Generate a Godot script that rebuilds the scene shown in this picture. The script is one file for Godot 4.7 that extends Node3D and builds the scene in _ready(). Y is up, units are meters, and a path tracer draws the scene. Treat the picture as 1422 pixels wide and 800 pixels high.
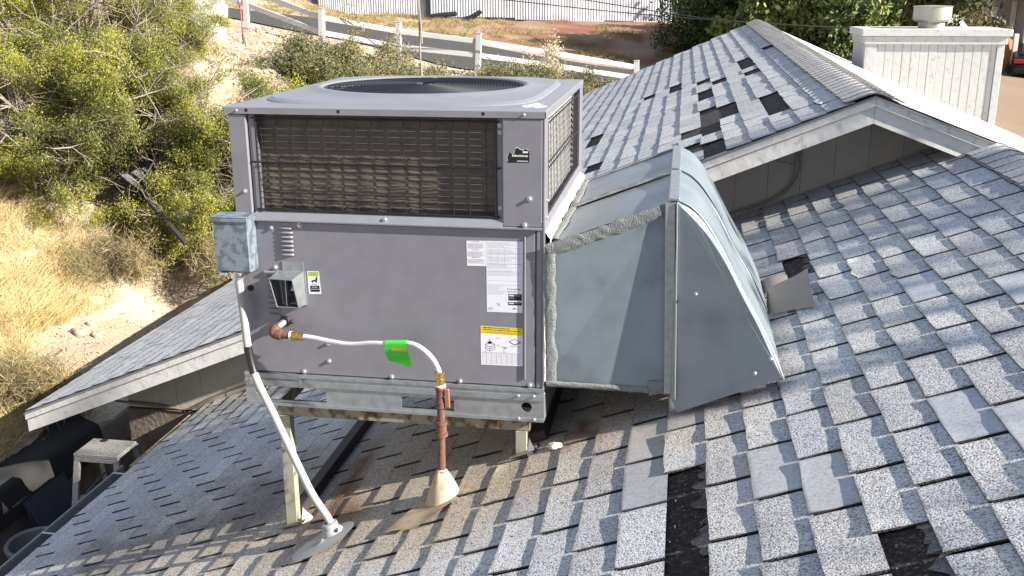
extends Node3D

const SL := 0.41          # rise over run of the near roof
const SD := -0.632        # its height where x is 0
const CAM := Vector3(1.698, 1.608, 3.580)
const SUN := Vector3(1.0, 0.55, 0.22)     # towards the sun
var rng := RandomNumberGenerator.new()
var M := {}
var noise := FastNoiseLite.new()
var used := {}
var screw_mesh: Mesh
var cam: Camera3D

# control points of the ground, in metres
var CP: Array[Vector3] = [Vector3(-4.0,-1.98,-7.03),Vector3(-3.85,-1.95,-5.03),Vector3(-3.72,-2.04,-3.70),Vector3(-3.3,-2.06,-1.50),Vector3(-3.3,-2.06,-2.60),Vector3(-3.3,-2.06,-4.00),Vector3(-3.2,-1.95,-7.00),Vector3(-3.2,-1.75,-10.00),
	Vector3(-4.93,-1.51,-6.62),Vector3(-4.90,-1.48,-5.16),Vector3(-4.26,-1.63,-4.18),Vector3(-5.50,-0.90,-6.75),Vector3(-3.9,-2.06,-2.4),Vector3(-3.95,-1.48,-7.76),Vector3(-6.81,-0.25,-8.18),Vector3(-5.42,-0.33,-8.92),Vector3(-5.26,0.19,-13.12),Vector3(-6.96,0.72,-14.57),Vector3(-5.39,0.15,-15.20),Vector3(-5.29,-0.04,-11.67),
	Vector3(-7.35,0.90,-16.89),Vector3(-5.63,0.37,-16.60),Vector3(-4.23,0.03,-17.37),Vector3(-2.58,-0.10,-17.60),Vector3(-1.07,-0.32,-18.42),Vector3(0.70,-0.61,-19.38),
	Vector3(-8.83,1.08,-18.60),Vector3(-7.20,0.76,-18.78),Vector3(-5.31,0.42,-19.21),Vector3(-3.44,-0.09,-19.89),Vector3(-11.45,1.38,-23.75),Vector3(-8.09,0.97,-23.13),Vector3(-5.64,0.61,-22.90),Vector3(-4.01,0.35,-22.57),
	Vector3(-9.75,1.09,-27.12),Vector3(-8.99,0.97,-27.74),Vector3(-6.48,0.84,-28.65),Vector3(-2.71,0.74,-29.25),Vector3(2.82,0.53,-31.17),Vector3(-1.38,0.19,-26.14),Vector3(-0.15,-0.23,-23.57),Vector3(1.70,0.16,-27.17),
	Vector3(-12.0,2.2,-27.0),Vector3(-14.0,2.0,-20.0),Vector3(-13.0,1.2,-13.0),Vector3(-12.0,0.3,-8.0),Vector3(-9.0,-0.5,-4.0),Vector3(-6.0,-1.2,-2.0),Vector3(-7.0,-1.6,2.0),
	Vector3(3.0,-1.0,-20.0),Vector3(7.0,-1.6,-20.0),Vector3(11.0,-2.2,-28.0),Vector3(13.5,-1.6,-35.5),Vector3(15.0,-1.1,-44.0),Vector3(10.0,-2.4,-18.0),Vector3(9.0,-2.8,-8.0),Vector3(9.0,-3.2,0.0),Vector3(0.0,-1.0,-15.0),Vector3(6.0,-1.6,-14.5),Vector3(-3.0,-1.2,-14.5),
	Vector3(30.0,-1.0,-45.0),Vector3(0.0,1.0,-45.0),Vector3(-30.0,5.0,-45.0),Vector3(-30.0,3.0,-10.0),Vector3(30.0,-3.0,-10.0)]
var RW := PackedFloat64Array()


# ------------------------------------------------------------------ helpers
func numbered(called: String, parent: Node) -> String:
	var key := "%d/%s" % [parent.get_instance_id(), called]
	var n: int = used.get(key, 0)
	used[key] = n + 1
	return called if n == 0 else "%s_%03d" % [called, n]

func tag(o: Node, label := "", category := "", group := "", kind := "") -> Node:
	if label: o.set_meta("label", label)
	if category: o.set_meta("category", category)
	if group: o.set_meta("group", group)
	if kind: o.set_meta("kind", kind)
	return o

func thing(called: String, label: String, category: String, at := Vector3.ZERO, group := "") -> Node3D:
	var o := Node3D.new()
	o.name = numbered(called, self)
	o.position = at
	add_child(o, true)
	tag(o, label, category, group)
	return o

func put(mesh: Mesh, called: String, material: Material, parent: Node = self, at := Transform3D()) -> MeshInstance3D:
	var o := MeshInstance3D.new()
	o.name = numbered(called, parent)
	o.mesh = mesh
	if material: o.material_override = material
	o.transform = at
	parent.add_child(o, true)
	return o

func begin() -> SurfaceTool:
	var st := SurfaceTool.new()
	st.begin(Mesh.PRIMITIVE_TRIANGLES)
	return st

func done(st: SurfaceTool, called: String, material: Material, parent: Node = self) -> MeshInstance3D:
	st.generate_normals()
	return put(st.commit(), called, material, parent)

func flat(st: SurfaceTool) -> void:
	st.set_smooth_group(-1)

func tri_out(st: SurfaceTool, a: Vector3, b: Vector3, c: Vector3, from: Vector3) -> void:
	if Plane(a, b, c).normal.dot((a + b + c) / 3.0 - from) < 0.0:
		var t := b; b = c; c = t
	st.add_vertex(a); st.add_vertex(b); st.add_vertex(c)

func quad_out(st: SurfaceTool, a: Vector3, b: Vector3, c: Vector3, d: Vector3, from: Vector3) -> void:
	tri_out(st, a, b, c, from)
	tri_out(st, a, c, d, from)

# a box between two corners with chamfered edges
func bx(st: SurfaceTool, lo: Vector3, hi: Vector3, ch := 0.0, xf := Transform3D()) -> void:
	flat(st)
	var c := (lo + hi) * 0.5
	var h := (hi - lo).abs() * 0.5
	var k := minf(ch, minf(h.x, minf(h.y, h.z)) * 0.9)
	var o := xf * c
	var f := func(s: Vector3, ax: int) -> Vector3:
		var i := Vector3(k, k, k)
		if ax >= 0: i[ax] = 0.0
		return xf * (c + s * (h - i))
	for ax in 3:
		var u := (ax + 1) % 3
		var v := (ax + 2) % 3
		for sg in [-1.0, 1.0]:
			var q := []
			for p in [[-1.0, -1.0], [1.0, -1.0], [1.0, 1.0], [-1.0, 1.0]]:
				var s := Vector3(); s[ax] = sg; s[u] = p[0]; s[v] = p[1]
				q.append(f.call(s, ax))
			quad_out(st, q[0], q[1], q[2], q[3], o)
		if k > 0.0:
			for su in [-1.0, 1.0]:
				for sv in [-1.0, 1.0]:
					var a := Vector3(); a[ax] = -1.0; a[u] = su; a[v] = sv
					var b := a; b[ax] = 1.0
					quad_out(st, f.call(a, u), f.call(b, u), f.call(b, v), f.call(a, v), o)
	if k > 0.0:
		for i in 8:
			var s := Vector3(1.0 if i & 1 else -1.0, 1.0 if i & 2 else -1.0, 1.0 if i & 4 else -1.0)
			tri_out(st, f.call(s, 0), f.call(s, 1), f.call(s, 2), o)

func boxpart(called: String, lo: Vector3, hi: Vector3, material: Material, parent: Node, ch := 0.002, xf := Transform3D()) -> MeshInstance3D:
	var st := begin()
	bx(st, lo, hi, ch, xf)
	return done(st, called, material, parent)

# a bar of rectangular section from a to b
func bar(st: SurfaceTool, a: Vector3, b: Vector3, w: float, t: float, up := Vector3.UP, ch := 0.0) -> void:
	var z := (b - a).normalized()
	if absf(z.dot(up)) > 0.98: up = Vector3.RIGHT
	var x := up.cross(z).normalized()
	var y := z.cross(x)
	bx(st, Vector3(-w / 2, -t / 2, 0), Vector3(w / 2, t / 2, a.distance_to(b)), ch, Transform3D(Basis(x, y, z), a))

func tube(st: SurfaceTool, pts: Array, r, n := 8, caps := true) -> void:
	var m := pts.size()
	var rings := []
	var side := Vector3.ZERO
	for i in m:
		var p: Vector3 = pts[i]
		var d: Vector3 = ((pts[mini(i + 1, m - 1)] as Vector3) - (pts[maxi(i - 1, 0)] as Vector3)).normalized()
		if side == Vector3.ZERO:
			side = d.cross(Vector3.UP if absf(d.y) < 0.9 else Vector3.RIGHT).normalized()
		side = (side - d * side.dot(d)).normalized()
		var o := d.cross(side)
		var rr: float = r[i] if r is Array else r
		var ring := PackedVector3Array()
		for k in n:
			var a := TAU * k / n
			ring.append(p + (side * cos(a) + o * sin(a)) * rr)
		rings.append(ring)
	st.set_smooth_group(0)
	for i in m - 1:
		for k in n:
			var k2 := (k + 1) % n
			var mid: Vector3 = ((pts[i] as Vector3) + (pts[i + 1] as Vector3)) * 0.5
			quad_out(st, rings[i][k], rings[i][k2], rings[i + 1][k2], rings[i + 1][k], mid)
	if caps:
		flat(st)
		for e in [0, m - 1]:
			var inner: Vector3 = pts[1] if e == 0 else pts[m - 2]
			for k in range(1, n - 1):
				tri_out(st, rings[e][0], rings[e][k], rings[e][k + 1], inner)

func spline(pts: Array, n: int) -> Array:
	var c := Curve3D.new()
	for i in pts.size():
		var a: Vector3 = pts[maxi(i - 1, 0)]
		var b: Vector3 = pts[mini(i + 1, pts.size() - 1)]
		var t := (b - a) / 6.0
		c.add_point(pts[i], -t, t)
	var out := []
	var l := c.get_baked_length()
	for i in n + 1:
		out.append(c.sample_baked(l * i / n, true))
	return out

func lathe(st: SurfaceTool, prof: Array, n := 24, xf := Transform3D(), smooth := true) -> void:
	for i in prof.size() - 1:
		var a: Vector2 = prof[i]
		var b: Vector2 = prof[i + 1]
		if smooth: st.set_smooth_group(i + 1)
		else: flat(st)
		# outward side: to the right of the direction of travel along the profile
		var d := (b - a).normalized()
		var nn := Vector2(d.y, -d.x)
		for k in n:
			var t0 := TAU * k / n
			var t1 := TAU * (k + 1) / n
			var p := [Vector3(a.x * cos(t0), a.y, a.x * sin(t0)), Vector3(a.x * cos(t1), a.y, a.x * sin(t1)), Vector3(b.x * cos(t1), b.y, b.x * sin(t1)), Vector3(b.x * cos(t0), b.y, b.x * sin(t0))]
			var tm := (t0 + t1) * 0.5
			var nm := Vector3(nn.x * cos(tm), nn.y, nn.x * sin(tm))
			var cen: Vector3 = (p[0] + p[1] + p[2] + p[3]) / 4.0 - nm
			for q in 4: p[q] = xf * (p[q] as Vector3)
			cen = xf * cen
			if a.x > 1e-5: tri_out(st, p[0], p[1], p[2] if b.x > 1e-5 else p[3], cen)
			if b.x > 1e-5: tri_out(st, p[0], p[2], p[3], cen)

# a smooth grid patch; f takes u and v in 0..1
func patch(st: SurfaceTool, f: Callable, nu: int, nv: int, from: Vector3, group := 0, col = null) -> void:
	st.set_smooth_group(group)
	var g := []
	for i in nu + 1:
		var row := []
		for j in nv + 1: row.append(f.call(float(i) / nu, float(j) / nv))
		g.append(row)
	var a: Vector3 = g[nu / 2][nv / 2]
	var b: Vector3 = g[nu / 2 + 1 if nu > 1 else 1][nv / 2]
	var c: Vector3 = g[nu / 2][nv / 2 + 1 if nv > 1 else 1]
	var flip := Plane(a, b, c).normal.dot(a - from) < 0.0
	for i in nu:
		for j in nv:
			var q := [[i, j], [i + 1, j], [i + 1, j + 1], [i, j + 1]]
			if flip: q = [[i, j], [i, j + 1], [i + 1, j + 1], [i + 1, j]]
			for k in [0, 1, 2, 0, 2, 3]:
				var p: Vector3 = g[q[k][0]][q[k][1]]
				if col != null: st.set_color(col.call(p))
				st.add_vertex(p)

func lin(r: float, g: float, b: float) -> Color:
	return Color(r, g, b).linear_to_srgb()

func ramp(stops: Array) -> Gradient:
	var g := Gradient.new()
	var o := PackedFloat32Array()
	var c := PackedColorArray()
	for s in stops:
		o.append(s[0])
		c.append(lin(s[1], s[1], s[1]) if s.size() == 2 else lin(s[1], s[2], s[3]))
	g.offsets = o
	g.colors = c
	return g

func ntex(size: int, type: int, freq: float, g: Gradient, sd: int, octaves := 3, bump := 0.0) -> NoiseTexture2D:
	var n := FastNoiseLite.new()
	n.noise_type = type
	n.frequency = freq
	n.seed = sd
	n.fractal_octaves = octaves
	if octaves <= 1: n.fractal_type = FastNoiseLite.FRACTAL_NONE
	if type == FastNoiseLite.TYPE_CELLULAR: n.cellular_return_type = FastNoiseLite.RETURN_CELL_VALUE
	var t := NoiseTexture2D.new()
	t.width = size
	t.height = size
	t.seamless = true
	t.noise = n
	if bump > 0.0:
		t.as_normal_map = true
		t.bump_strength = bump
	elif g: t.color_ramp = g
	return t

func mat(called: String, c: Color, rough := 0.8, metal := 0.0, tex: Texture2D = null, metres := 1.0, nrm: Texture2D = null, nscale := 1.0) -> StandardMaterial3D:
	var m := StandardMaterial3D.new()
	m.resource_name = called
	m.albedo_color = lin(c.r, c.g, c.b)
	m.roughness = rough
	m.metallic = metal
	if tex: m.albedo_texture = tex
	if nrm:
		m.normal_enabled = true
		m.normal_texture = nrm
		m.normal_scale = nscale
	if tex or nrm:
		m.uv1_triplanar = true
		m.uv1_world_triplanar = true
		m.uv1_scale = Vector3.ONE / metres
	M[called] = m
	return m

func grey(v: float) -> Color:
	return Color(v, v, v)


# ------------------------------------------------------------------ ground shape
func kern(dx: float, dz: float) -> float:
	return sqrt(dx * dx + dz * dz + 0.6)

func solve_ground() -> void:
	var n := CP.size() + 3
	var A := []
	for i in n:
		var row := PackedFloat64Array()
		row.resize(n + 1)
		A.append(row)
	for i in CP.size():
		for j in CP.size():
			A[i][j] = kern(CP[i].x - CP[j].x, CP[i].z - CP[j].z) - (0.05 if i == j else 0.0)
		A[i][n - 3] = 1.0; A[i][n - 2] = CP[i].x; A[i][n - 1] = CP[i].z
		A[n - 3][i] = 1.0; A[n - 2][i] = CP[i].x; A[n - 1][i] = CP[i].z
		A[i][n] = CP[i].y
	for c in n:
		var p := c
		for r in range(c + 1, n):
			if absf(A[r][c]) > absf(A[p][c]): p = r
		var t = A[c]; A[c] = A[p]; A[p] = t
		for r in range(c + 1, n):
			var k: float = A[r][c] / A[c][c]
			if k != 0.0:
				var ra: PackedFloat64Array = A[r]
				var rc: PackedFloat64Array = A[c]
				for q in range(c, n + 1): ra[q] -= k * rc[q]
				A[r] = ra
	RW.resize(n)
	for r in range(n - 1, -1, -1):
		var s: float = A[r][n]
		for q in range(r + 1, n): s -= A[r][q] * RW[q]
		RW[r] = s / A[r][r]

func ground0(x: float, z: float) -> float:
	var k := CP.size()
	var h := RW[k] + RW[k + 1] * x + RW[k + 2] * z
	for i in k: h += RW[i] * kern(x - CP[i].x, z - CP[i].z)
	return h

func on_road(x: float, z: float) -> float:
	# signed distance in metres to the road's middle line
	var zc := -20.9 if x < -6.0 else -20.9 - (x + 6.0) * 0.06
	return absf(z - zc)

func ground(x: float, z: float) -> float:
	var h := ground0(x, z)
	var k := clampf((on_road(x, z) - 1.9) / 0.8, 0.0, 1.0) * clampf((-3.3 - x) * 3.0, 0.0, 1.0) if x < 0.0 else 0.3
	return h + k * (noise.get_noise_2d(x * 30.0, z * 30.0) * 0.16 + noise.get_noise_2d(x * 140.0, z * 140.0) * 0.05)


# ------------------------------------------------------------------ set-up
func sky_and_sun() -> void:
	cam = Camera3D.new()
	cam.name = "camera"
	cam.fov = 32.08
	cam.near = 0.05
	cam.far = 400.0
	cam.position = CAM
	cam.rotation = Vector3(-0.28676, 0.16631, -0.00367)
	add_child(cam)
	cam.current = true
	var we := WorldEnvironment.new()
	we.name = "world_environment"
	var e := Environment.new()
	e.tonemap_mode = Environment.TONE_MAPPER_LINEAR
	e.tonemap_exposure = 2.75
	e.background_mode = Environment.BG_SKY
	var sm := ProceduralSkyMaterial.new()
	sm.sky_top_color = Color(0.50, 0.56, 0.665)
	sm.sky_horizon_color = Color(0.785, 0.785, 0.80)
	sm.sky_curve = 0.18
	sm.ground_energy_multiplier = 0.8
	sm.ground_bottom_color = Color(0.35, 0.30, 0.25)
	sm.ground_horizon_color = Color(0.62, 0.62, 0.60)
	sm.sky_energy_multiplier = 0.78
	sm.sun_angle_max = 12.0
	sm.sun_curve = 0.1
	e.sky = Sky.new()
	e.sky.sky_material = sm
	e.sdfgi_enabled = true
	e.ssao_enabled = true
	e.ssil_enabled = true
	we.environment = e
	add_child(we)
	var sun := DirectionalLight3D.new()
	sun.name = "sun"
	sun.light_color = Color(1.0, 0.97, 0.925)
	sun.light_energy = 1.6
	sun.light_angular_distance = 0.5
	sun.shadow_enabled = true
	sun.look_at_from_position(SUN * 10.0, Vector3.ZERO, Vector3.UP)
	add_child(sun)

func materials() -> void:
	var S := FastNoiseLite.TYPE_SIMPLEX_SMOOTH
	var V := FastNoiseLite.TYPE_VALUE
	var speck := ntex(1024, V, 0.36, ramp([[0.0, 0.06], [0.28, 0.14], [0.38, 0.44], [0.5, 0.63], [0.75, 0.76], [1.0, 0.88]]), 3, 2)
	var granule := ntex(1024, V, 0.36, null, 3, 2, 1.6)
	var m := mat("shingle_granules", grey(1.0), 0.95, 0.0, speck, 1.25, granule, 0.8)
	m.vertex_color_use_as_albedo = true
	m = mat("worn_shingle", grey(1.0), 0.95, 0.0, ntex(512, V, 0.19, ramp([[0.0, 0.22, 0.225, 0.235], [0.25, 0.40, 0.41, 0.425], [0.45, 0.50, 0.51, 0.53], [1.0, 0.64, 0.65, 0.67]]), 6, 3), 0.63, granule, 0.3)
	m.vertex_color_use_as_albedo = true
	var dspeck := ntex(512, V, 0.2, ramp([[0.0, 0.012, 0.010, 0.009], [0.5, 0.030, 0.024, 0.020], [0.72, 0.09, 0.07, 0.06], [0.85, 0.3, 0.26, 0.24], [1.0, 0.5, 0.48, 0.46]]), 9, 2)
	m = mat("bare_felt", grey(1.0), 0.95, 0.0, dspeck, 0.7, granule, 0.7)
	m.vertex_color_use_as_albedo = true
	var mott := ntex(512, S, 0.012, ramp([[0.0, 0.86], [0.5, 0.95], [1.0, 1.0]]), 11, 4)
	var orange_peel := ntex(512, S, 0.02, null, 12, 4, 0.6)
	mat("unit_paint", Color(0.245, 0.24, 0.275), 0.42, 0.25, mott, 0.8, orange_peel, 0.12)
	mat("cover_paint", Color(0.27, 0.275, 0.30), 0.38, 0.3, mott, 0.9, orange_peel, 0.12)
	var gal := ntex(512, S, 0.02, ramp([[0.0, 0.72], [0.4, 0.86], [0.6, 0.92], [1.0, 1.0]]), 21, 5)
	mat("galvanised", Color(0.44, 0.47, 0.48), 0.42, 0.75, gal, 0.5, orange_peel, 0.2)
	var streak := ntex(512, S, 0.008, ramp([[0.0, 0.60], [0.35, 0.84], [0.6, 0.93], [1.0, 1.0]]), 22, 5)
	mat("duct_sheet", Color(0.27, 0.32, 0.36), 0.40, 0.35, streak, 1.1, orange_peel, 0.25)
	mat("bright_metal", Color(0.62, 0.63, 0.64), 0.32, 0.85)
	mat("screw_metal", Color(0.55, 0.55, 0.56), 0.35, 0.7)
	var lumps := ntex(512, S, 0.06, null, 31, 4, 5.0)
	mat("sealant", Color(0.24, 0.255, 0.25), 0.7, 0.1, gal, 0.25, lumps, 1.0)
	mat("white_sealant", Color(0.62, 0.61, 0.56), 0.7, 0.0, gal, 0.25, lumps, 0.8)
	mat("black_wire", Color(0.012, 0.012, 0.014), 0.45)
	mat("guard_wire", Color(0.010, 0.011, 0.016), 0.5)
	mat("inside_dark", Color(0.012, 0.012, 0.014), 0.8)
	var fins := ntex(512, S, 0.012, ramp([[0.0, 0.62], [0.5, 0.85], [1.0, 1.0]]), 41, 4)
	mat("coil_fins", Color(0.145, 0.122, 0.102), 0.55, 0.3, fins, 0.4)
	mat("sunlit_side_fins", Color(0.55, 0.54, 0.53), 0.5, 0.3, fins, 0.4)  # same coil metal, paler: sunlight on the right side put into the colour
	mat("frame_steel", Color(0.36, 0.34, 0.29), 0.55, 0.35, ntex(512, S, 0.015, ramp([[0.0, 0.16, 0.07, 0.03], [0.3, 0.45, 0.34, 0.22], [0.5, 0.8, 0.78, 0.72], [1.0, 1.0, 1.0, 0.95]]), 51, 5), 0.5)
	mat("leg_steel", Color(0.42, 0.42, 0.36), 0.55, 0.3, ntex(512, S, 0.015, ramp([[0.0, 0.4, 0.28, 0.16], [0.18, 0.7, 0.66, 0.5], [0.4, 0.92, 0.92, 0.84], [1.0, 1.0, 1.0, 0.95]]), 55, 5), 0.5)
	mat("dark_beam", Color(0.045, 0.04, 0.037), 0.7, 0.2, gal, 0.4)
	mat("rust_pipe", Color(0.175, 0.088, 0.065), 0.75, 0.1, ntex(512, S, 0.02, ramp([[0.0, 0.45, 0.35, 0.3], [0.5, 0.9, 0.85, 0.8], [1.0, 1.0, 1.0, 1.0]]), 52, 4), 0.2)
	mat("brass", Color(0.55, 0.38, 0.14), 0.35, 0.9)
	mat("white_hose", Color(0.62, 0.62, 0.64), 0.35, 0.15)
	mat("conduit_plastic", Color(0.40, 0.40, 0.385), 0.55, 0.0, mott, 0.6)
	mat("lead_flashing", Color(0.36, 0.36, 0.37), 0.6, 0.2, mott, 0.4)
	mat("tan_flashing", Color(0.50, 0.42, 0.31), 0.7, 0.0, ntex(512, S, 0.012, ramp([[0.0, 0.6, 0.45, 0.3], [0.5, 0.92, 0.88, 0.82], [1.0, 1.0, 1.0, 1.0]]), 53, 4), 0.4)
	mat("black_tape", Color(0.012, 0.012, 0.012), 0.4)
	mat("red_handle", Color(0.30, 0.12, 0.09), 0.6)
	var disc := ntex(512, S, 0.01, ramp([[0.0, 0.36, 0.40, 0.43], [0.40, 0.46, 0.50, 0.53], [0.5, 0.70, 0.74, 0.77], [1.0, 0.80, 0.83, 0.86]]), 61, 4)
	mat("disconnect_paint", Color(0.31, 0.35, 0.39), 0.5, 0.3, disc, 0.30)
	# house
	var peel := ntex(1024, S, 0.010, ramp([[0.0, 0.70], [0.22, 0.76], [0.27, 0.95], [1.0, 1.0]]), 71, 6)
	var woodn := ntex(512, S, 0.02, null, 72, 5, 2.5)
	mat("fascia_paint", Color(0.70, 0.69, 0.665), 0.75, 0.0, peel, 1.1, woodn, 0.35)
	mat("siding_paint", Color(0.46, 0.43, 0.38), 0.85, 0.0, mott, 0.9, woodn, 0.3)
	mat("chimney_paint", Color(0.49, 0.487, 0.47), 0.8, 0.0, peel, 0.9, woodn, 0.3)
	mat("old_wood", Color(0.42, 0.32, 0.19), 0.8, 0.0, ntex(512, S, 0.012, ramp([[0.0, 0.4], [0.5, 0.85], [1.0, 1.0]]), 74, 5), 0.4, woodn, 0.8)
	mat("gutter_metal", Color(0.30, 0.30, 0.31), 0.45, 0.3, mott, 0.5)
	var stuc := ntex(1024, S, 0.006, ramp([[0.0, 0.6], [0.5, 0.85], [1.0, 1.0]]), 81, 6)
	mat("retaining_concrete", Color(0.30, 0.26, 0.22), 0.95, 0.0, stuc, 1.6, lumps, 0.4)
	mat("house_stucco", Color(0.20, 0.165, 0.135), 0.95, 0.0, stuc, 1.4, lumps, 0.3)
	mat("yard_dirt", Color(0.22, 0.19, 0.16), 0.95, 0.0, stuc, 1.2)
	mat("clear_galvanised_cap", Color(0.47, 0.46, 0.40), 0.5, 0.6, gal, 0.3)
	# land
	var soil := ntex(1024, S, 0.03, ramp([[0.0, 0.45], [0.35, 0.75], [0.6, 0.92], [1.0, 1.15]]), 91, 6)
	var soiln := ntex(1024, S, 0.03, null, 91, 6, 6.0)
	m = mat("soil", grey(1.0), 0.97, 0.0, soil, 1.7, soiln, 1.0)
	m.vertex_color_use_as_albedo = true
	mat("asphalt", Color(0.055, 0.052, 0.05), 0.9, 0.0, ntex(512, S, 0.05, ramp([[0.0, 0.7], [1.0, 1.0]]), 92, 5), 1.0)
	mat("white_vinyl", Color(0.52, 0.52, 0.51), 0.5)
	mat("corrugated", Color(0.58, 0.60, 0.63), 0.5, 0.1, streak, 2.0)
	mat("post_black", Color(0.02, 0.02, 0.022), 0.6)
	mat("stone", Color(0.42, 0.36, 0.29), 0.95, 0.0, soil, 0.6, soiln, 0.6)
	mat("bark", Color(0.17, 0.13, 0.10), 0.95, 0.0, soil, 0.5)
	mat("twig", Color(0.30, 0.255, 0.21), 0.95)
	for k in [["leaf", 0.3], ["grass", 0.35]]:
		m = mat(k[0], grey(1.0), 0.7)
		m.vertex_color_use_as_albedo = true
		m.backlight_enabled = true
		m.backlight = grey(k[1])
		m.cull_mode = BaseMaterial3D.CULL_DISABLED
	mat("ladder_metal", Color(0.38, 0.375, 0.36), 0.6, 0.25, ntex(512, S, 0.02, ramp([[0.0, 0.5], [0.35, 0.7], [0.5, 0.95], [1.0, 1.0]]), 101, 4), 0.25)
	mat("board_dark", Color(0.065, 0.075, 0.10), 0.7, 0.0, stuc, 0.8)
	mat("grey_plastic", Color(0.16, 0.17, 0.165), 0.5)
	mat("neighbour_wall", Color(0.36, 0.34, 0.32), 0.9, 0.0, mott, 3.0)
	mat("white_trim", Color(0.74, 0.74, 0.72), 0.6)
	mat("car_black", Color(0.012, 0.012, 0.014), 0.25, 0.1)
	mat("car_glass", Color(0.02, 0.022, 0.025), 0.08)
	mat("tail_red", Color(0.35, 0.02, 0.025), 0.25)
	mat("brown_board", Color(0.34, 0.16, 0.06), 0.8, 0.0, mott, 1.0)
	mat("tan_wood", Color(0.42, 0.30, 0.17), 0.85, 0.0, mott, 0.8)
	mat("pale_canvas", Color(0.60, 0.57, 0.52), 0.8)
	mat("blue_tarp", Color(0.16, 0.20, 0.28), 0.7)
	mat("rubber", Color(0.02, 0.02, 0.02), 0.8)


# ------------------------------------------------------------------ the land
func land() -> void:
	solve_ground()
	noise.seed = 5
	noise.frequency = 0.02
	noise.fractal_octaves = 3
	var xs := PackedFloat32Array()
	var zs := PackedFloat32Array()
	var x := -70.0
	while x < -14.0: xs.append(x); x += 4.0
	x = -14.0
	while x < -3.32: xs.append(x); x += 0.15
	x = -3.25
	xs.append(x)
	x = -2.9
	while x < 6.6: xs.append(x); x += 0.475
	x = 6.6
	while x < 22.0: xs.append(x); x += 0.7
	while x < 90.0: xs.append(x); x += 6.0
	var z := -110.0
	while z < -48.0: zs.append(z); z += 6.0
	z = -48.0
	while z < -32.0: zs.append(z); z += 1.0
	z = -32.0
	while z < -20.0: zs.append(z); z += 0.3
	z = -20.0
	while z < -13.4: zs.append(z); z += 0.2
	z = -13.3
	while z < -0.5: zs.append(z); z += 0.15
	while z < 24.0: zs.append(z); z += 1.5
	var cn := FastNoiseLite.new()
	cn.seed = 8
	cn.frequency = 0.5
	cn.fractal_octaves = 4
	var st := begin()
	st.set_smooth_group(0)
	var pts := []
	var cols := []
	for i in xs.size():
		var pr := PackedVector3Array()
		var pc := PackedColorArray()
		for j in zs.size():
			var h := ground(xs[i], zs[j])
			pr.append(Vector3(xs[i], h, zs[j]))
			var n := cn.get_noise_2d(xs[i], zs[j])
			var c := Color(0.40, 0.31, 0.21)
			c = c.lerp(Color(0.52, 0.45, 0.34), clampf(n * 1.6 + 0.35, 0.0, 1.0))
			var red := clampf((-22.9 - zs[j]) / 1.5, 0.0, 1.0) * clampf((xs[i] + 6.0) / 3.0, 0.0, 1.0) * clampf((8.0 - xs[i]) / 2.0, 0.0, 1.0)
			c = c.lerp(Color(0.22, 0.085, 0.045), red * clampf(0.75 + n, 0.0, 1.0))
			if xs[i] > 6.0: c = c.lerp(Color(0.24, 0.17, 0.115), 0.85)
			pc.append(c)
		pts.append(pr)
		cols.append(pc)
	for i in xs.size() - 1:
		for j in zs.size() - 1:
			var mx := (xs[i] + xs[i + 1]) * 0.5
			var mz := (zs[j] + zs[j + 1]) * 0.5
			if mx > -3.251 and mx < 6.6 and mz > -13.4: continue
			for k in [[0, 0], [1, 0], [1, 1], [0, 0], [1, 1], [0, 1]]:
				st.set_color(cols[i + k[0]][j + k[1]])
				st.add_vertex(pts[i + k[0]][j + k[1]])
	tag(done(st, "ground", M.soil), "sloping bare dirt hillside", "", "", "structure")
	st = begin()
	bx(st, Vector3(-3.24, -3.4, -13.3), Vector3(6.6, -3.05, 24.0))
	tag(done(st, "yard_ground", M.yard_dirt), "", "", "", "structure")
	# the road beyond the fence follows the land
	st = begin()
	patch(st, func(u, v):
		var px := lerpf(-40.0, 22.0, u)
		var pz := (-20.9 if px < -6.0 else -20.9 - (px + 6.0) * 0.06) + lerpf(-1.75, 1.75, v)
		return Vector3(px, ground0(px, pz) + 0.03, pz), 130, 8, Vector3(0, -50, -20))
	tag(done(st, "road", M.asphalt), "", "", "", "structure")
	# retaining wall along the side yard
	var wall := thing("retaining_wall", "dark concrete retaining wall holding back the hillside along the side yard", "wall")
	st = begin()
	patch(st, func(u, v):
		var pz := lerpf(-13.3, 6.0, u)
		var top := -2.04 + noise.get_noise_2d(pz * 40.0, 3.0) * 0.08
		var p := [Vector3(-3.22, -3.75, pz), Vector3(-3.22, lerpf(-3.75, top, 0.5), pz), Vector3(-3.225, top - 0.02, pz), Vector3(-3.25, top, pz), Vector3(-3.38, top - 0.01, pz), Vector3(-3.40, top - 0.4, pz)]
		return p[int(round(v * 5.0))] + Vector3(noise.get_noise_2d(pz * 90.0, v * 500.0) * 0.02, 0, 0), 90, 5, Vector3(-3.3, -2.5, -3.0))
	done(st, "concrete_face", M.retaining_concrete, wall)


# ------------------------------------------------------------------ house
func main_p(x: float, z: float, h: float) -> Vector3:
	return Vector3(x, SL * x + SD, z) + Vector3(-SL, 1.0, 0.0) / 1.0808 * h

func back_y(x: float, z: float) -> float:
	var w := -2.41 - z
	var yr := 1.05 + 0.0141 * w
	if x > 2.78: return yr - (0.38 + 0.0048 * w) * (x - 2.78)
	return lerpf(-1.26 - 0.0038 * w, yr, (x + 2.85) / 5.63)

func back_p(x: float, z: float, h: float) -> Vector3:
	return Vector3(x, back_y(x, z), z) + Vector3(-SL, 1.0, 0.0) / 1.0808 * h

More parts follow.
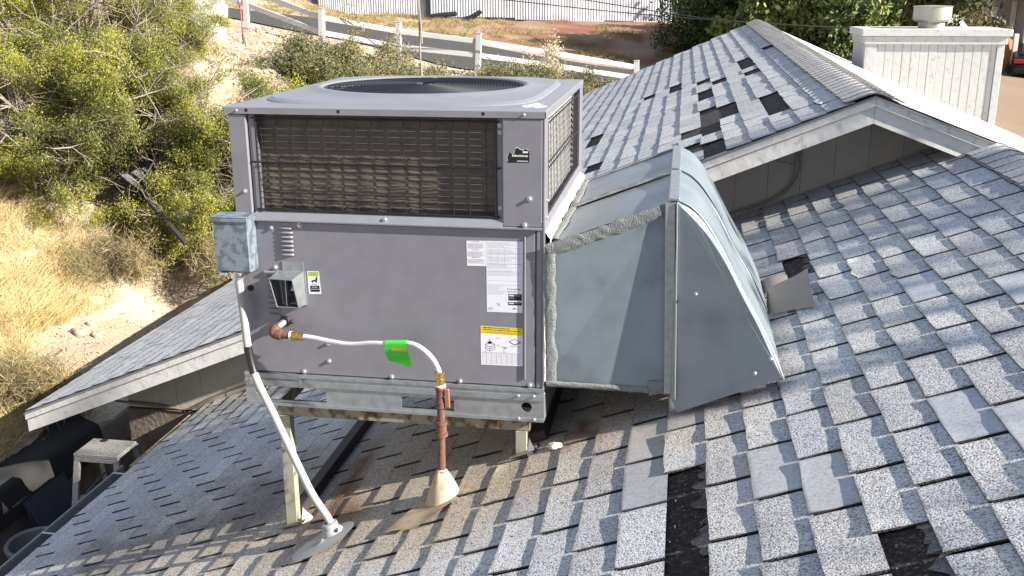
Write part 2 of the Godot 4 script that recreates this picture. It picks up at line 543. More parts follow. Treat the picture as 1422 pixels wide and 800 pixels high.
func stain(x: float, z: float) -> Color:
	var n := noise.get_noise_2d(x * 60.0, z * 60.0)
	var f := noise.get_noise_2d(x * 300.0 + 50.0, z * 300.0)
	var c := Color(1, 1, 1) * (0.97 + 0.12 * n)
	# run-off from the unit and the pipes
	var d := Vector2((x - 0.72) / 0.98, (z - 0.02) / 0.40).length()
	c = c.lerp(Color(0.91, 0.65, 0.35), clampf(1.4 - d + 0.5 * n, 0.0, 0.9))
	c = c.lerp(Color(0.92, 0.82, 0.69), 0.8 * clampf(1.6 - Vector2((x - 0.4) / 1.2, (z + 0.35) / 0.75).length(), 0.0, 1.0))
	# algae and dirt where the unit keeps the roof damp
	var a := clampf((0.25 - x) / 0.4, 0.0, 1.0) * clampf((x + 1.7) / 0.7, 0.0, 1.0) * clampf(1.2 - absf(z + 0.5) / 0.5, 0.0, 1.0)
	c = c.lerp(Color(0.36, 0.33, 0.30), clampf(a * (0.55 + 1.5 * n + 0.6 * f), 0.0, 0.85))
	# rust
	var r := clampf(1.0 - absf(x - 0.30 - 0.06 * n) / 0.11, 0.0, 1.0) * clampf(1.15 - absf(z + 0.3) / 0.6, 0.0, 1.0)
	r = maxf(r, clampf(1.2 - Vector2((x - 0.36) / 0.2, (z - 0.03) / 0.14).length(), 0.0, 1.0) * 0.7)
	r = maxf(r, clampf(1.1 - Vector2((x - 1.36) / 0.12, (z + 0.09) / 0.12).length() + f, 0.0, 1.0) * 0.75)
	c = c.lerp(Color(0.26, 0.10, 0.03), clampf(r * (1.1 + f), 0.0, 0.92))
	c.a = 1.0
	return c

# one tab of a three-tab shingle, weathered: a sheet with a butt edge and two slot edges
func tab(st: SurfaceTool, P: Callable, x0: float, x1: float, z0: float, z1: float, stained: bool, nu: int, nv: int, thick: float, g: int) -> void:
	var tone := rng.randf_range(0.86, 1.06)
	var cool := rng.randf_range(-0.03, 0.03)
	var hb := thick * rng.randf_range(0.7, 1.25)
	var c0 := maxf(0.0, rng.randfn(0.0003, 0.0016))
	var c1 := maxf(0.0, rng.randfn(0.0003, 0.0016))
	var cup := rng.randfn(0.0, 0.0012)
	var jx := rng.randf_range(-0.002, 0.002)
	var tear := 0.004 if rng.randf() > 0.08 else 0.020
	var sk := rng.randf_range(-0.004, 0.004)
	var pts := []
	var cols := []
	for i in nu + 1:
		for j in nv + 1:
			var u: float = [0.0, 0.07, 0.45, 1.0][i] if nu == 3 else float(i) / nu
			var v: float = [0.0, 0.035, 0.27, 0.5, 0.73, 0.965, 1.0][j] if nv == 6 else float(j) / nv
			var rag := (noise.get_noise_2d(z0 * 900.0 + v * 160.0, x0 * 900.0) * tear + jx + sk * (v - 0.5) * 2.0) if i == 0 else 0.0
			var x := lerpf(x0, x1, u) + rag
			var z := lerpf(z0, z1, v) + (noise.get_noise_2d(x0 * 700.0 + u * 150.0, z0 * 700.0 + j) * 0.003 if j == 0 or j == nv else 0.0)
			var h := lerpf(hb, -0.0030, u) + (1.0 - u) * (1.0 - u) * (c0 * (1.0 - v) * (1.0 - v) + c1 * v * v) + cup * sin(v * PI) * sin(u * PI) + noise.get_noise_2d(x * 350.0, z * 350.0) * 0.0022
			pts.append(P.call(x, z, h))
			var c := Color(tone + cool * -0.5, tone, tone + cool) * 0.95
			if stained: c = c * stain(x, z)
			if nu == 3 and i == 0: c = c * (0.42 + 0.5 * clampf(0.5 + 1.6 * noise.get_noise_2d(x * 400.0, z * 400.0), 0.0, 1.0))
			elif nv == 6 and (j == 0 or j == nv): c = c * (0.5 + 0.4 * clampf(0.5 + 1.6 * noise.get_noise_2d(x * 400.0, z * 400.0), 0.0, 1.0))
			c.a = 1.0
			cols.append(c)
	var w := nv + 1
	var emit := func(k: int, grp: int) -> void:
		st.set_smooth_group(grp); st.set_color(cols[k]); st.add_vertex(pts[k])
	for i in nu:
		for j in nv:
			var a := i * w + j
			for k in [a, a + w + 1, a + w, a, a + 1, a + w + 1]: emit.call(k, g)
	# edges
	var down: Vector3 = P.call(x0, z0, -0.014) - P.call(x0, z0, 0.0)
	var edge := func(k0: int, k1: int) -> void:
		var a: Vector3 = pts[k0]
		var b: Vector3 = pts[k1]
		var dn0 := down.normalized() * thick * 1.6
		flat(st)
		var ce := Color(0.10, 0.10, 0.10)
		for p in [a, b, b + dn0, a, b + dn0, a + dn0]:
			st.set_color(ce); st.add_vertex(p)
	for j in nv: edge.call(j + 1, j)
	for i in nu:
		edge.call(i * w, (i + 1) * w)
		edge.call((i + 1) * w + nv, i * w + nv)

func seen_size(p: Vector3) -> float:
	var l := cam.transform.affine_inverse() * p
	if l.z > -0.3: return 0.0
	var t := tan(deg_to_rad(cam.fov) / 2.0)
	var a := Vector2(l.x / -l.z / t / 1.7775, l.y / -l.z / t)
	if absf(a.x) > 1.06 or absf(a.y) > 1.08: return 0.0
	var d := p - CAM
	var n := Vector3(-SL, 1.0, 0.0).normalized()
	# behind the unit or its duct
	var q := CAM + d * ((-0.02 - CAM.z) / d.z) if d.z != 0.0 else p
	if p.z < -0.05 and q.x > 0.0 and q.x < 1.22 and q.y > 0.0 and q.y < 1.2: return 0.0
	if p.z < -0.05 and q.x > 1.2 and q.x < 1.9 and q.y > 0.15 and q.y < 0.75: return 0.0
	return -d.normalized().dot(n) / d.length_squared()

func shingles(house: Node3D) -> void:
	var roof := begin()
	flat(roof)
	for side in [[-1.69, 3.45], [3.45, 8.0]]:
		for k in [[-0.013, 1.0], [-0.05, -1.0]]:
			var f := func(x: float, z: float, h: float) -> Vector3:
				return main_p(x, z, h) if x <= 3.45 + 1e-4 else Vector3(x, 0.7825 - SL * (x - 3.45) + h, z)
			var q := [f.call(side[0], -2.9, k[0]), f.call(side[1], -2.9, k[0]), f.call(side[1], 5.0, k[0]), f.call(side[0], 5.0, k[0])]
			for p in [0, 1, 2, 0, 2, 3]:
				roof.set_color(Color(0.8, 0.72, 0.66)); roof.add_vertex(q[p])
	var front_roof := done(roof, "roof", M.bare_felt, house)
	front_roof.set_meta("label", "lower roof the unit stands on")
	roof = begin()
	for k in [-0.013, -0.05]:
		patch(roof, func(u, v): return back_p(lerpf(-2.85, 2.78, u), lerpf(-2.41, -12.8, v), k), 8, 4, Vector3(0, -20.0 if k > -0.03 else 20.0, -7), 0, func(_p): return Color(0.9, 0.92, 1.0))
	var back_roof := done(roof, "roof", M.bare_felt, house)
	back_roof.set_meta("label", "higher gable roof behind the unit, with missing shingles")
	roof = begin()
	for k in [0.0, -0.04]:
		patch(roof, func(u, v):
			var x := lerpf(2.78, 7.2, u)
			var z := lerpf(-2.41, -12.8, v)
			return Vector3(x, back_y(x, z) + k, z), 30, 4, Vector3(4, -20.0 if k > -0.02 else 20.0, -7), 0, func(p): return Color(1, 1, 1) * (0.95 + 0.1 * sin(p.x * 46.0)))
	done(roof, "sunny_slope", M.shingle_granules, back_roof)
	# every tab: [seen size, on the back roof?, x0, x1, z0, z1]
	var tabs := []
	var gone_main := [Vector2(1.76, 0.56), Vector2(1.76, 0.87), Vector2(2.274, -1.39), Vector2(2.31, 1.37)]
	# runs of missing tabs on the higher roof: x, far z, near z
	var gone_back := [Vector3(1.60, -7.60, -6.96), Vector3(1.88, -6.92, -6.57), Vector3(2.005, -6.40, -6.10), Vector3(1.885, -5.95, -5.25), Vector3(1.893, -4.55, -3.43), Vector3(2.025, -4.30, -3.93), Vector3(1.75, -3.92, -3.56), Vector3(1.785, -3.23, -2.75), Vector3(1.91, -2.75, -2.40), Vector3(2.30, -3.95, -3.22), Vector3(2.285, -7.35, -6.55), Vector3(2.295, -6.15, -5.80), Vector3(0.945, -5.80, -5.02), Vector3(1.32, -7.72, -7.27), Vector3(1.11, -3.76, -3.48), Vector3(2.54, -7.85, -7.45)]
	for i in range(-30, 9):
		var x0 := maxf(2.2265 + 0.1327 * i, -1.705)
		var off := 0.177 + (0.17 if posmod(i, 2) == 1 else 0.0) + rng.randf_range(-0.012, 0.012)
		for k in range(-10, 15):
			var z0 := off + 0.34 * k + 0.009
			var z1 := z0 + 0.322
			if z1 < -2.86 or z0 > 4.7: continue
			z0 = maxf(z0, -2.89)
			var gone := false
			for g in gone_main:
				if g.x > x0 and g.x < x0 + 0.1327 and g.y > z0 and g.y < z1: gone = true
			if gone: continue
			tabs.append([seen_size(main_p(x0 + 0.066, (z0 + z1) / 2.0, 0.0)), false, x0, minf(x0 + 0.143, 3.44), z0, z1])
	for i in range(-35, 5):
		var x0 := 1.97 + 0.1378 * i
		var off := rng.randf_range(-0.02, 0.02) + (0.17 if posmod(i, 2) == 1 else 0.0)
		for k in range(0, 32):
			var z1 := -2.40 + off - 0.34 * k
			var z0 := z1 - 0.332
			if z0 < -12.8: continue
			z1 = minf(z1, -2.405)
			if z1 - z0 < 0.05: continue
			var gone := false
			for g in gone_back:
				if g.x > x0 and g.x < x0 + 0.1378 and ((z0 + z1) / 2.0 > g.y - 0.02 and (z0 + z1) / 2.0 < g.z + 0.02 or (g.y + g.z) / 2.0 > z0 and (g.y + g.z) / 2.0 < z1): gone = true
			if gone: continue
			tabs.append([seen_size(back_p(x0 + 0.066, (z0 + z1) / 2.0, 0.0)) * 0.8, true, x0, minf(x0 + 0.149, 2.77), z0, z1])
	tabs.sort_custom(func(a, b): return a[0] > b[0])
	var rest := [begin(), begin()]
	for n in tabs.size():
		var t = tabs[n]
		var near: bool = n < 300
		var st: SurfaceTool = begin() if near else rest[1 if t[1] else 0]
		tab(st, back_p if t[1] else main_p, t[2], t[3], t[4], t[5], not t[1], 3 if near else 2, 6 if near else 3, 0.0040 if not t[1] else 0.0036, n + 1)
		if near: done(st, "shingle", M.worn_shingle if not t[1] and rng.randf() < 0.08 else M.shingle_granules, back_roof if t[1] else front_roof)
	tag(done(rest[0], "shingle", M.shingle_granules, front_roof), "", "", "", "stuff")
	tag(done(rest[1], "shingle", M.shingle_granules, back_roof), "", "", "", "stuff")
	# frayed scraps left where tabs have torn away
	var fray := begin()
	flat(fray)
	for g in gone_main:
		for k in 26:
			var p: Vector2 = g + Vector2(rng.randf_range(0.02, 0.07) if rng.randf() < 0.6 else rng.randf_range(-0.06, 0.06), rng.randf_range(-0.16, 0.16))
			var a := rng.randf() * TAU
			var r := rng.randf_range(0.002, 0.008)
			var tone := rng.randf_range(0.08, 0.4)
			for q in [0.0, 2.0 + rng.randf(), 4.0 + rng.randf()]:
				fray.set_color(Color(tone, tone, tone))
				fray.add_vertex(main_p(p.x + cos(a - q) * r * 0.6, p.y + sin(a - q) * r * 1.6, -0.0095 + rng.randf() * 0.004))
	for q in [[-4, 0.395, 1.065], [0, -1.545, -1.20], [0, 1.19, 1.53]]:
		# ragged stub still nailed under the course above
		var bx0: float = 2.2265 + 0.1327 * q[0]
		var old := []
		for j in 29:
			var z := lerpf(q[1], q[2], j / 28.0)
			var edge := bx0 + 0.108 + 0.05 * noise.get_noise_2d(z * 900.0, bx0 * 300.0) + rng.randf_range(-0.004, 0.004)
			var now := [main_p(edge, z, -0.0075), main_p(bx0 + 0.138, z, -0.0060)]
			if j > 0:
				var tone := rng.randf_range(0.14, 0.34)
				for p in [old[0], now[1], now[0], old[0], old[1], now[1]]:
					fray.set_color(Color(tone, tone * 0.94, tone * 0.88))
					fray.add_vertex(p)
			old = now
	tag(done(fray, "torn_scraps", M.shingle_granules, front_roof), "", "", "", "stuff")
	# ridge caps
	for r in [[front_roof, 3.45, 3.4, 42, false], [back_roof, 2.78, -2.41, 73, true]]:
		for k in r[3]:
			var z: float = r[2] - 0.142 * k
			var st := begin()
			var y0: float = 0.7825 if not r[4] else back_y(2.78, z)
			var sr: float = 0.41 if not r[4] else 0.38
			var butt := 1.0   # which end is raised
			var tone := rng.randf_range(0.8, 1.0)
			var wob := rng.randf_range(-0.008, 0.008)
			patch(st, func(u, v):
				var s = (u - 0.5) * 2.0
				var x = s * (0.16 + wob * v)
				var dn = (absf(x) - 0.018) * (SL if s < 0.0 else sr) if absf(x) > 0.03 else x * x * 6.0
				var lift := lerpf(0.013, 0.003, v)
				return Vector3(r[1] + x, y0 - dn + lift, z - v * 0.2), 8, 1, Vector3(r[1], y0 - 1.0, z), 0, func(_p): return Color(tone, tone, tone))
			patch(st, func(u, v):
				var s = (u - 0.5) * 2.0
				var x = s * 0.16
				var dn = (absf(x) - 0.018) * (SL if s < 0.0 else sr) if absf(x) > 0.03 else x * x * 6.0
				return Vector3(r[1] + x, y0 - dn + lerpf(0.013, 0.004, v), z), 8, 1, Vector3(r[1], y0, z - butt), 1, func(_p): return Color(0.42, 0.42, 0.42))
			done(st, "ridge_cap", M.shingle_granules, r[0])

func prism(st: SurfaceTool, poly: Array, z0: float, z1: float) -> void:
	# a convex outline in x, y carried from z0 to z1
	flat(st)
	var c := Vector3.ZERO
	for p in poly: c += Vector3(p.x, p.y, (z0 + z1) / 2.0)
	c /= poly.size()
	for i in poly.size():
		var a: Vector2 = poly[i]
		var b: Vector2 = poly[(i + 1) % poly.size()]
		quad_out(st, Vector3(a.x, a.y, z0), Vector3(b.x, b.y, z0), Vector3(b.x, b.y, z1), Vector3(a.x, a.y, z1), c)
		if i > 0 and i < poly.size() - 1:
			var o: Vector2 = poly[0]
			for z in [z0, z1]: tri_out(st, Vector3(o.x, o.y, z), Vector3(a.x, a.y, z), Vector3(b.x, b.y, z), c)

func house() -> void:
	var h := thing("house", "single-storey house with weathered grey shingle roofs at two heights, carrying the rooftop unit", "house")
	shingles(h)
	# walls
	boxpart("wall", Vector3(-1.45, -3.7, -2.95), Vector3(-1.3, -1.28, 4.8), M.house_stucco, h)
	boxpart("wall", Vector3(7.3, -3.7, -2.95), Vector3(7.45, -0.95, 4.8), M.siding_paint, h)
	var st := begin()
	prism(st, [Vector2(-2.35, -3.7), Vector2(-2.35, back_y(-2.35, -2.9) - 0.06), Vector2(2.78, 1.0), Vector2(6.5, back_y(6.5, -2.9) - 0.06), Vector2(6.5, -3.7)], -3.08, -2.94)
	done(st, "gable_wall", M.siding_paint, h)
	boxpart("wall", Vector3(-2.35, -3.7, -12.3), Vector3(-2.2, -1.12, -3.09), M.siding_paint, h)
	boxpart("wall", Vector3(6.35, -3.7, -12.3), Vector3(6.5, -0.7, -3.09), M.siding_paint, h)
	boxpart("wall", Vector3(-2.35, -3.7, -12.45), Vector3(6.5, -1.12, -12.31), M.siding_paint, h)
	boxpart("foundation_wall", Vector3(-2.36, -3.7, -2.938), Vector3(-1.3, -1.415, -2.895), M.house_stucco, h, 0.004)
	# vertical siding boards of the gable
	var x := -2.35
	while x < 3.6:
		var x1 := x + 0.1985
		var lo := maxf(-1.40, minf(SL * x + SD, SL * x1 + SD) - 0.04) if x > -1.9 else -1.40
		var hi0 := back_y(x, -2.9) - 0.045
		var hi1 := back_y(x1, -2.9) - 0.045
		if x < 2.78 and x1 > 2.78: hi1 = back_y(2.78, -2.9) - 0.045
		if minf(hi0, hi1) > lo:
			st = begin()
			prism(st, [Vector2(x, lo), Vector2(x1, lo), Vector2(x1, hi1), Vector2(x, hi0)], -2.938, -2.905 + rng.randf_range(-0.003, 0.003))
			done(st, "siding_board", M.siding_paint, h)
		x += 0.2005
	# rake boards
	for k in [[Vector2(-2.85, 0), Vector2(2.78, 0)], [Vector2(2.782, 0), Vector2(3.47, 0)]]:
		var a := Vector2(k[0].x, back_y(k[0].x, -2.41) - 0.018)
		var b := Vector2(k[1].x, back_y(k[1].x, -2.41) - 0.018)
		st = begin()
		prism(st, [a + Vector2(0, -0.145), b + Vector2(0, -0.145), b, a], -2.435, -2.405)
		done(st, "fascia_board", M.fascia_paint, h)
		st = begin()
		prism(st, [a + Vector2(0, -0.045), b + Vector2(0, -0.045), b, a], -2.404, -2.387)
		done(st, "fascia_trim", M.fascia_paint, h)
		st = begin()
		prism(st, [a + Vector2(0, 0.001), b + Vector2(0, 0.001), b + Vector2(0, 0.009), a + Vector2(0, 0.009)], -2.44, -2.377)
		done(st, "drip_edge", M.gutter_metal, h)
	# side fascia under the left edge of the higher roof
	boxpart("fascia_board", Vector3(-2.85, -1.42, -12.8), Vector3(-2.825, -1.285, -2.436), M.fascia_paint, h)
	# gutter and eave board of the lower roof
	st = begin()
	var prof := [Vector2(-1.705, -1.335), Vector2(-1.705, -1.415), Vector2(-1.715, -1.425), Vector2(-1.765, -1.425), Vector2(-1.785, -1.40), Vector2(-1.788, -1.345), Vector2(-1.798, -1.337), Vector2(-1.798, -1.352)]
	for i in prof.size() - 1:
		var a: Vector2 = prof[i]
		var b: Vector2 = prof[i + 1]
		bar_xy(st, a, b, -1.86, 4.8)
	var gut := done(st, "gutter", M.gutter_metal, h)
	for z in [-1.75, -1.0, -0.3, 0.4]:
		boxpart("gutter_hanger", Vector3(-1.795, -1.341, z), Vector3(-1.69, -1.334, z + 0.014), M.bright_metal, gut)
	boxpart("eave_board", Vector3(-1.703, -1.44, -2.89), Vector3(-1.68, -1.345, 4.8), M.old_wood, h)
	boxpart("eave_board", Vector3(-1.765, -1.395, -2.72), Vector3(-1.705, -1.350, -1.88), M.old_wood, h, 0.004)
	chimney(h)

func bar_xy(st: SurfaceTool, a: Vector2, b: Vector2, z0: float, z1: float) -> void:
	bar(st, Vector3(lerpf(a.x, b.x, 0.5), lerpf(a.y, b.y, 0.5), z0), Vector3(lerpf(a.x, b.x, 0.5), lerpf(a.y, b.y, 0.5), z1), maxf(absf(a.x - b.x), 0.004), maxf(absf(a.y - b.y), 0.004))

func chimney(h: Node3D) -> void:
	var z1 := -9.35
	var z0 := -10.25
	var c := boxpart("chimney", Vector3(3.88, -0.6, z0), Vector3(5.42, 1.1, z1 - 0.03), M.chimney_paint, h)
	var x := 3.99
	while x < 5.34:
		boxpart("board", Vector3(x, -0.6, z1 - 0.03), Vector3(minf(x + 0.0975, 5.345), 1.03, z1 - 0.008 + rng.randf_range(-0.003, 0.003)), M.chimney_paint, c, 0.004)
		x += 0.1
	for k in [[3.87, 3.985], [5.35, 5.43]]:
		boxpart("corner_board", Vector3(k[0], -0.6, z1 - 0.03), Vector3(k[1], 1.03, z1 + 0.012), M.chimney_paint, c, 0.004)
	boxpart("corner_board", Vector3(3.855, -0.6, z0), Vector3(3.868, 1.03, z1 + 0.012), M.chimney_paint, c)
	boxpart("trim_band", Vector3(3.84, 1.0, z0 - 0.02), Vector3(5.45, 1.09, z1 + 0.03), M.chimney_paint, c, 0.005)
	boxpart("top_slab", Vector3(3.80, 1.093, z0 - 0.05), Vector3(5.49, 1.175, z1 + 0.06), M.chimney_paint, c, 0.006)
	var st := begin()
	lathe(st, [Vector2(0.15, 0.0), Vector2(0.155, 0.05), Vector2(0.15, 0.075), Vector2(0.19, 0.085), Vector2(0.205, 0.10), Vector2(0.22, 0.105), Vector2(0.22, 0.25), Vector2(0.232, 0.262), Vector2(0.20, 0.268), Vector2(0.0, 0.275)], 32, Transform3D(Basis(), Vector3(4.66, 1.17, z1 - 0.35)))
	done(st, "chimney_cap", M.clear_galvanised_cap, c)


# ------------------------------------------------------------------ the rooftop unit
func screw(p: Vector3, n: Vector3, parent: Node, k := 1.0) -> void:
	if screw_mesh == null:
		var st := begin()
		lathe(st, [Vector2(0.0105, 0.0), Vector2(0.0105, 0.0018), Vector2(0.0062, 0.0022), Vector2(0.006, 0.008), Vector2(0.0045, 0.0095), Vector2(0.0, 0.0098)], 10)
		st.generate_normals()
		screw_mesh = st.commit()
	var y := n.normalized()
	var x := y.cross(Vector3(0.3, 0.2, 0.9) if absf(y.z) < 0.9 else Vector3.UP).normalized()
	put(screw_mesh, "screw", M.screw_metal, parent, Transform3D(Basis(x, y, x.cross(y)).scaled_local(Vector3.ONE * k), p))

func rr_dist(a: float, hx: float, hz: float, e: float) -> float:
	# distance from the centre to a rounded rectangle in the direction a
	return 1.0 / pow(pow(absf(cos(a)) / hx, e) + pow(absf(sin(a)) / hz, e), 1.0 / e)

func wires(st: SurfaceTool, o: Vector3, u: Vector3, v: Vector3, us: Array, vs: Array, ru: float, rv: float) -> void:
	# us: positions along u of wires that run along v; vs the other way
	for a in us: tube(st, [o + u * a, o + u * a + v * 1.0], ru, 5, false)
	for b in vs: tube(st, [o + v * b, o + v * b + u * 1.0], rv, 5, false)

func coil_mesh(o: Vector3, u: Vector3, v: Vector3, n: Vector3, rows: int) -> SurfaceTool:
	# tube rows that swell the fins a little, and soft upright waves shaped in for its bands of light
	var st := begin()
	patch(st, func(a, b):
		var w := 0.5 + 0.5 * cos(b * rows * TAU)
		return o + u * a + v * b + n * (0.004 * pow(w, 6.0) + 0.0016 * sin(a * 44.0 + 0.5 * sin(b * 4.0))), 120, rows * 6, o + u * 0.5 + v * 0.5 - n)
	return st

func air_conditioner() -> void:
	var t := thing("air_conditioner", "large grey rooftop packaged air conditioner with fan grille on top and black wire coil guards", "air conditioner")
	var P: Material = M.unit_paint
	boxpart("cabinet", Vector3(0.012, 0.10, -1.36), Vector3(1.212, 0.775, -0.014), P, t, 0.004)
	boxpart("access_panel", Vector3(0.010, 0.140, -0.013), Vector3(1.186, 0.764, 0.0), P, t, 0.003)
	boxpart("panel_bead", Vector3(1.143, 0.172, 0.001), Vector3(1.150, 0.738, 0.007), P, t, 0.002)
	boxpart("corner_trim", Vector3(1.190, 0.138, -0.013), Vector3(1.2135, 0.764, 0.001), P, t, 0.003)
	boxpart("side_panel", Vector3(1.2125, 0.12, -1.365), Vector3(1.222, 0.80, 0.0035), P, t, 0.002)
	# ledge under the coil
	var st := begin()
	flat(st)
	quad_out(st, Vector3(0.092, 0.803, -0.010), Vector3(1.066, 0.803, -0.010), Vector3(1.066, 0.772, 0.015), Vector3(0.092, 0.772, 0.015), Vector3(0.5, 0.7, -0.2))
	quad_out(st, Vector3(0.092, 0.772, 0.015), Vector3(1.214, 0.772, 0.015), Vector3(1.214, 0.767, 0.015), Vector3(0.092, 0.767, 0.015), Vector3(0.5, 0.77, -0.2))
	quad_out(st, Vector3(0.092, 0.767, 0.015), Vector3(1.214, 0.767, 0.015), Vector3(1.214, 0.767, -0.01), Vector3(0.092, 0.767, -0.01), Vector3(0.5, 0.8, 0))
	quad_out(st, Vector3(1.066, 0.772, 0.015), Vector3(1.214, 0.772, 0.015), Vector3(1.214, 0.776, -0.01), Vector3(1.066, 0.776, -0.01), Vector3(1.1, 0.7, -0.1))
	done(st, "ledge", M.cover_paint, t)
	boxpart("corner_post", Vector3(0.012, 0.778, -0.09), Vector3(0.083, 1.175, 0.002), P, t, 0.004)
	boxpart("post_flange", Vector3(0.084, 0.79, -0.05), Vector3(0.111, 1.172, -0.014), P, t, 0.002)
	boxpart("corner_post", Vector3(1.063, 0.774, -0.075), Vector3(1.2125, 1.175, 0.003), P, t, 0.004)
	boxpart("post_flange", Vector3(1.041, 0.80, -0.05), Vector3(1.062, 1.172, -0.014), P, t, 0.002)
	boxpart("corner_post", Vector3(0.012, 0.778, -1.36), Vector3(0.083, 1.175, -1.28), P, t, 0.003)
	boxpart("corner_post", Vector3(1.14, 0.778, -1.36), Vector3(1.2125, 1.175, -1.27), P, t, 0.003)
	# white right-hand edge: return flange of the corner post
	boxpart("corner_post", Vector3(1.213, 0.802, -0.085), Vector3(1.221, 1.175, 0.0025), P, t, 0.002)
	boxpart("corner_post", Vector3(1.213, 0.802, -1.365), Vector3(1.221, 1.175, -1.26), P, t, 0.002)
	# coils and their guards
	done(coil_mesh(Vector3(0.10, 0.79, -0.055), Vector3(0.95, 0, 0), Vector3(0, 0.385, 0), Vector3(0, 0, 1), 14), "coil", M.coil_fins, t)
	done(coil_mesh(Vector3(1.185, 0.79, -0.08), Vector3(0, 0, -1.2), Vector3(0, 0.385, 0), Vector3(1, 0, 0), 14), "coil", M.sunlit_side_fins, t)
	boxpart("coil_backing", Vector3(0.03, 0.79, -1.30), Vector3(0.05, 1.17, -0.09), M.inside_dark, t)
	boxpart("coil_backing", Vector3(0.09, 0.79, -1.31), Vector3(1.13, 1.17, -1.29), M.inside_dark, t)
	var vs := []
	for k in 16: vs.append(float(k) / 15.0)
	var us := []
	for k in 15: us.append((k + 0.35) / 15.0)
	st = begin()
	wires(st, Vector3(0.112, 0.806, -0.012), Vector3(0.929, 0, 0), Vector3(0, 0.36, 0), us, [], 0.0016, 0.0012)
	tube(st, [Vector3(0.09, 0.992, -0.007), Vector3(1.055, 0.990, -0.007)], 0.0036, 6)
	tube(st, [Vector3(0.10, 0.809, -0.007), Vector3(1.05, 0.807, -0.007)], 0.0042, 6)
	tube(st, [Vector3(0.10, 1.160, -0.007), Vector3(1.05, 1.160, -0.007)], 0.0036, 6)
	for xx in [0.116, 1.037]: tube(st, [Vector3(xx, 0.80, -0.006), Vector3(xx, 1.168, -0.006)], 0.0036, 6)
	done(st, "wire_guard", M.black_wire, t)
	st = begin()
	wires(st, Vector3(0.112, 0.806, -0.015), Vector3(0.929, 0, 0), Vector3(0, 0.36, 0), [], vs, 0.0016, 0.0013)
	done(st, "wire_guard", M.coil_fins, t)
	st = begin()
	us = []
	for k in 25: us.append(k / 24.0)
	wires(st, Vector3(1.214, 0.806, -0.10), Vector3(0, 0, -1.14), Vector3(0, 0.34, 0), us, [], 0.0018, 0.0012)
	for yy in [0.806, 0.975, 1.146]: tube(st, [Vector3(1.2165, yy, -0.095), Vector3(1.2165, yy, -1.245)], 0.0036, 6)
	bx(st, Vector3(1.2, 0.80, -1.25), Vector3(1.217, 1.15, -1.19), 0.001)
	done(st, "wire_guard", M.black_wire, t)
	# top cover: skirt, raised plate, ring lip round the fan
	st = begin()
	var cx := 0.60
	var cz := -0.70
	var rings := [
		func(_a): return Vector2(0.425, 1.165), func(_a): return Vector2(0.430, 1.222), func(_a): return Vector2(0.440, 1.231), func(_a): return Vector2(0.455, 1.231),
		func(_a): return Vector2(0.475, 1.224), func(_a): return Vector2(0.505, 1.2185),
		func(a): return Vector2(rr_dist(a, 0.535, 0.60, 5.0), 1.2175), func(a): return Vector2(rr_dist(a, 0.552, 0.617, 5.0), 1.2095), func(a): return Vector2(rr_dist(a, 0.557, 0.622, 5.0), 1.2045), func(a): return Vector2(rr_dist(a, 0.565, 0.63, 6.0), 1.2050)]
	var N := 120
	var pt := func(r: int, k: int) -> Vector3:
		var a := TAU * k / N
		if r < rings.size():
			var q: Vector2 = rings[r].call(a)
			return Vector3(cx + cos(a) * q.x, q.y, cz + sin(a) * q.x)
		# out to the rectangle x 0..1.22, z -1.37..0.004
		var d := Vector2(cos(a), sin(a))
		var tx := (1.220 - cx) / d.x if d.x > 1e-6 else (-cx / d.x if d.x < -1e-6 else 99.0)
		var tz := (0.004 - cz) / d.y if d.y > 1e-6 else ((-1.37 - cz) / d.y if d.y < -1e-6 else 99.0)
		var m := minf(tx, tz)
		return Vector3(cx + d.x * m, 1.2015, cz + d.y * m)
	for r in rings.size():
		st.set_smooth_group(1 if r < 6 else r)
		for k in N:
			quad_out(st, pt.call(r, k), pt.call(r, k + 1), pt.call(r + 1, k + 1), pt.call(r + 1, k), Vector3(cx, -3.0, cz) if r > 2 else Vector3(cx + 3.0 * cos(TAU * k / N), 1.2, cz + 3.0 * sin(TAU * k / N)))
	var rs := rings.size()
	flat(st)
	for c in [Vector3(0, 1.2015, 0.004), Vector3(1.22, 1.2015, 0.004), Vector3(1.22, 1.2015, -1.37), Vector3(0, 1.2015, -1.37)]:
		# the ray fan cuts the corners: fill them
		var best := []
		for k in N:
			var p: Vector3 = pt.call(rs, k)
			var p2: Vector3 = pt.call(rs, k + 1)
			if (absf(p.x - c.x) < 1e-4) != (absf(p2.x - c.x) < 1e-4) and p.distance_to(c) < 0.12: best = [p, p2]
		if best.size(): tri_out(st, best[0], best[1], c, Vector3(cx, -3, cz))
	for q in [[Vector3(0, 0, 0.004), Vector3(1.22, 0, 0.004)], [Vector3(1.22, 0, 0.004), Vector3(1.22, 0, -1.37)], [Vector3(1.22, 0, -1.37), Vector3(0, 0, -1.37)], [Vector3(0, 0, -1.37), Vector3(0, 0, 0.004)]]:
		var up := Vector3(0, 1.1985, 0)
		var dn := Vector3(0, 1.1755, 0)
		var out: Vector3 = (((q[0] + q[1]) * 0.5) - Vector3(0.6, 0, -0.7)).normalized() * 0.003
		quad_out(st, q[0] + Vector3(0, 1.2015, 0), q[1] + Vector3(0, 1.2015, 0), q[1] + up + out, q[0] + up + out, Vector3(0.6, 0.9, -0.7))
		quad_out(st, q[0] + up + out, q[1] + up + out, q[1] + dn + out, q[0] + dn + out, Vector3(0.6, 1.2, -0.7))
		quad_out(st, q[0] + dn + out, q[1] + dn + out, q[1] + dn - out * 6, q[0] + dn - out * 6, Vector3(0.6, 1.4, -0.7))
	done(st, "top_cover", M.cover_paint, t)
	# fan guard
	st = begin()
	var rad := 0.05
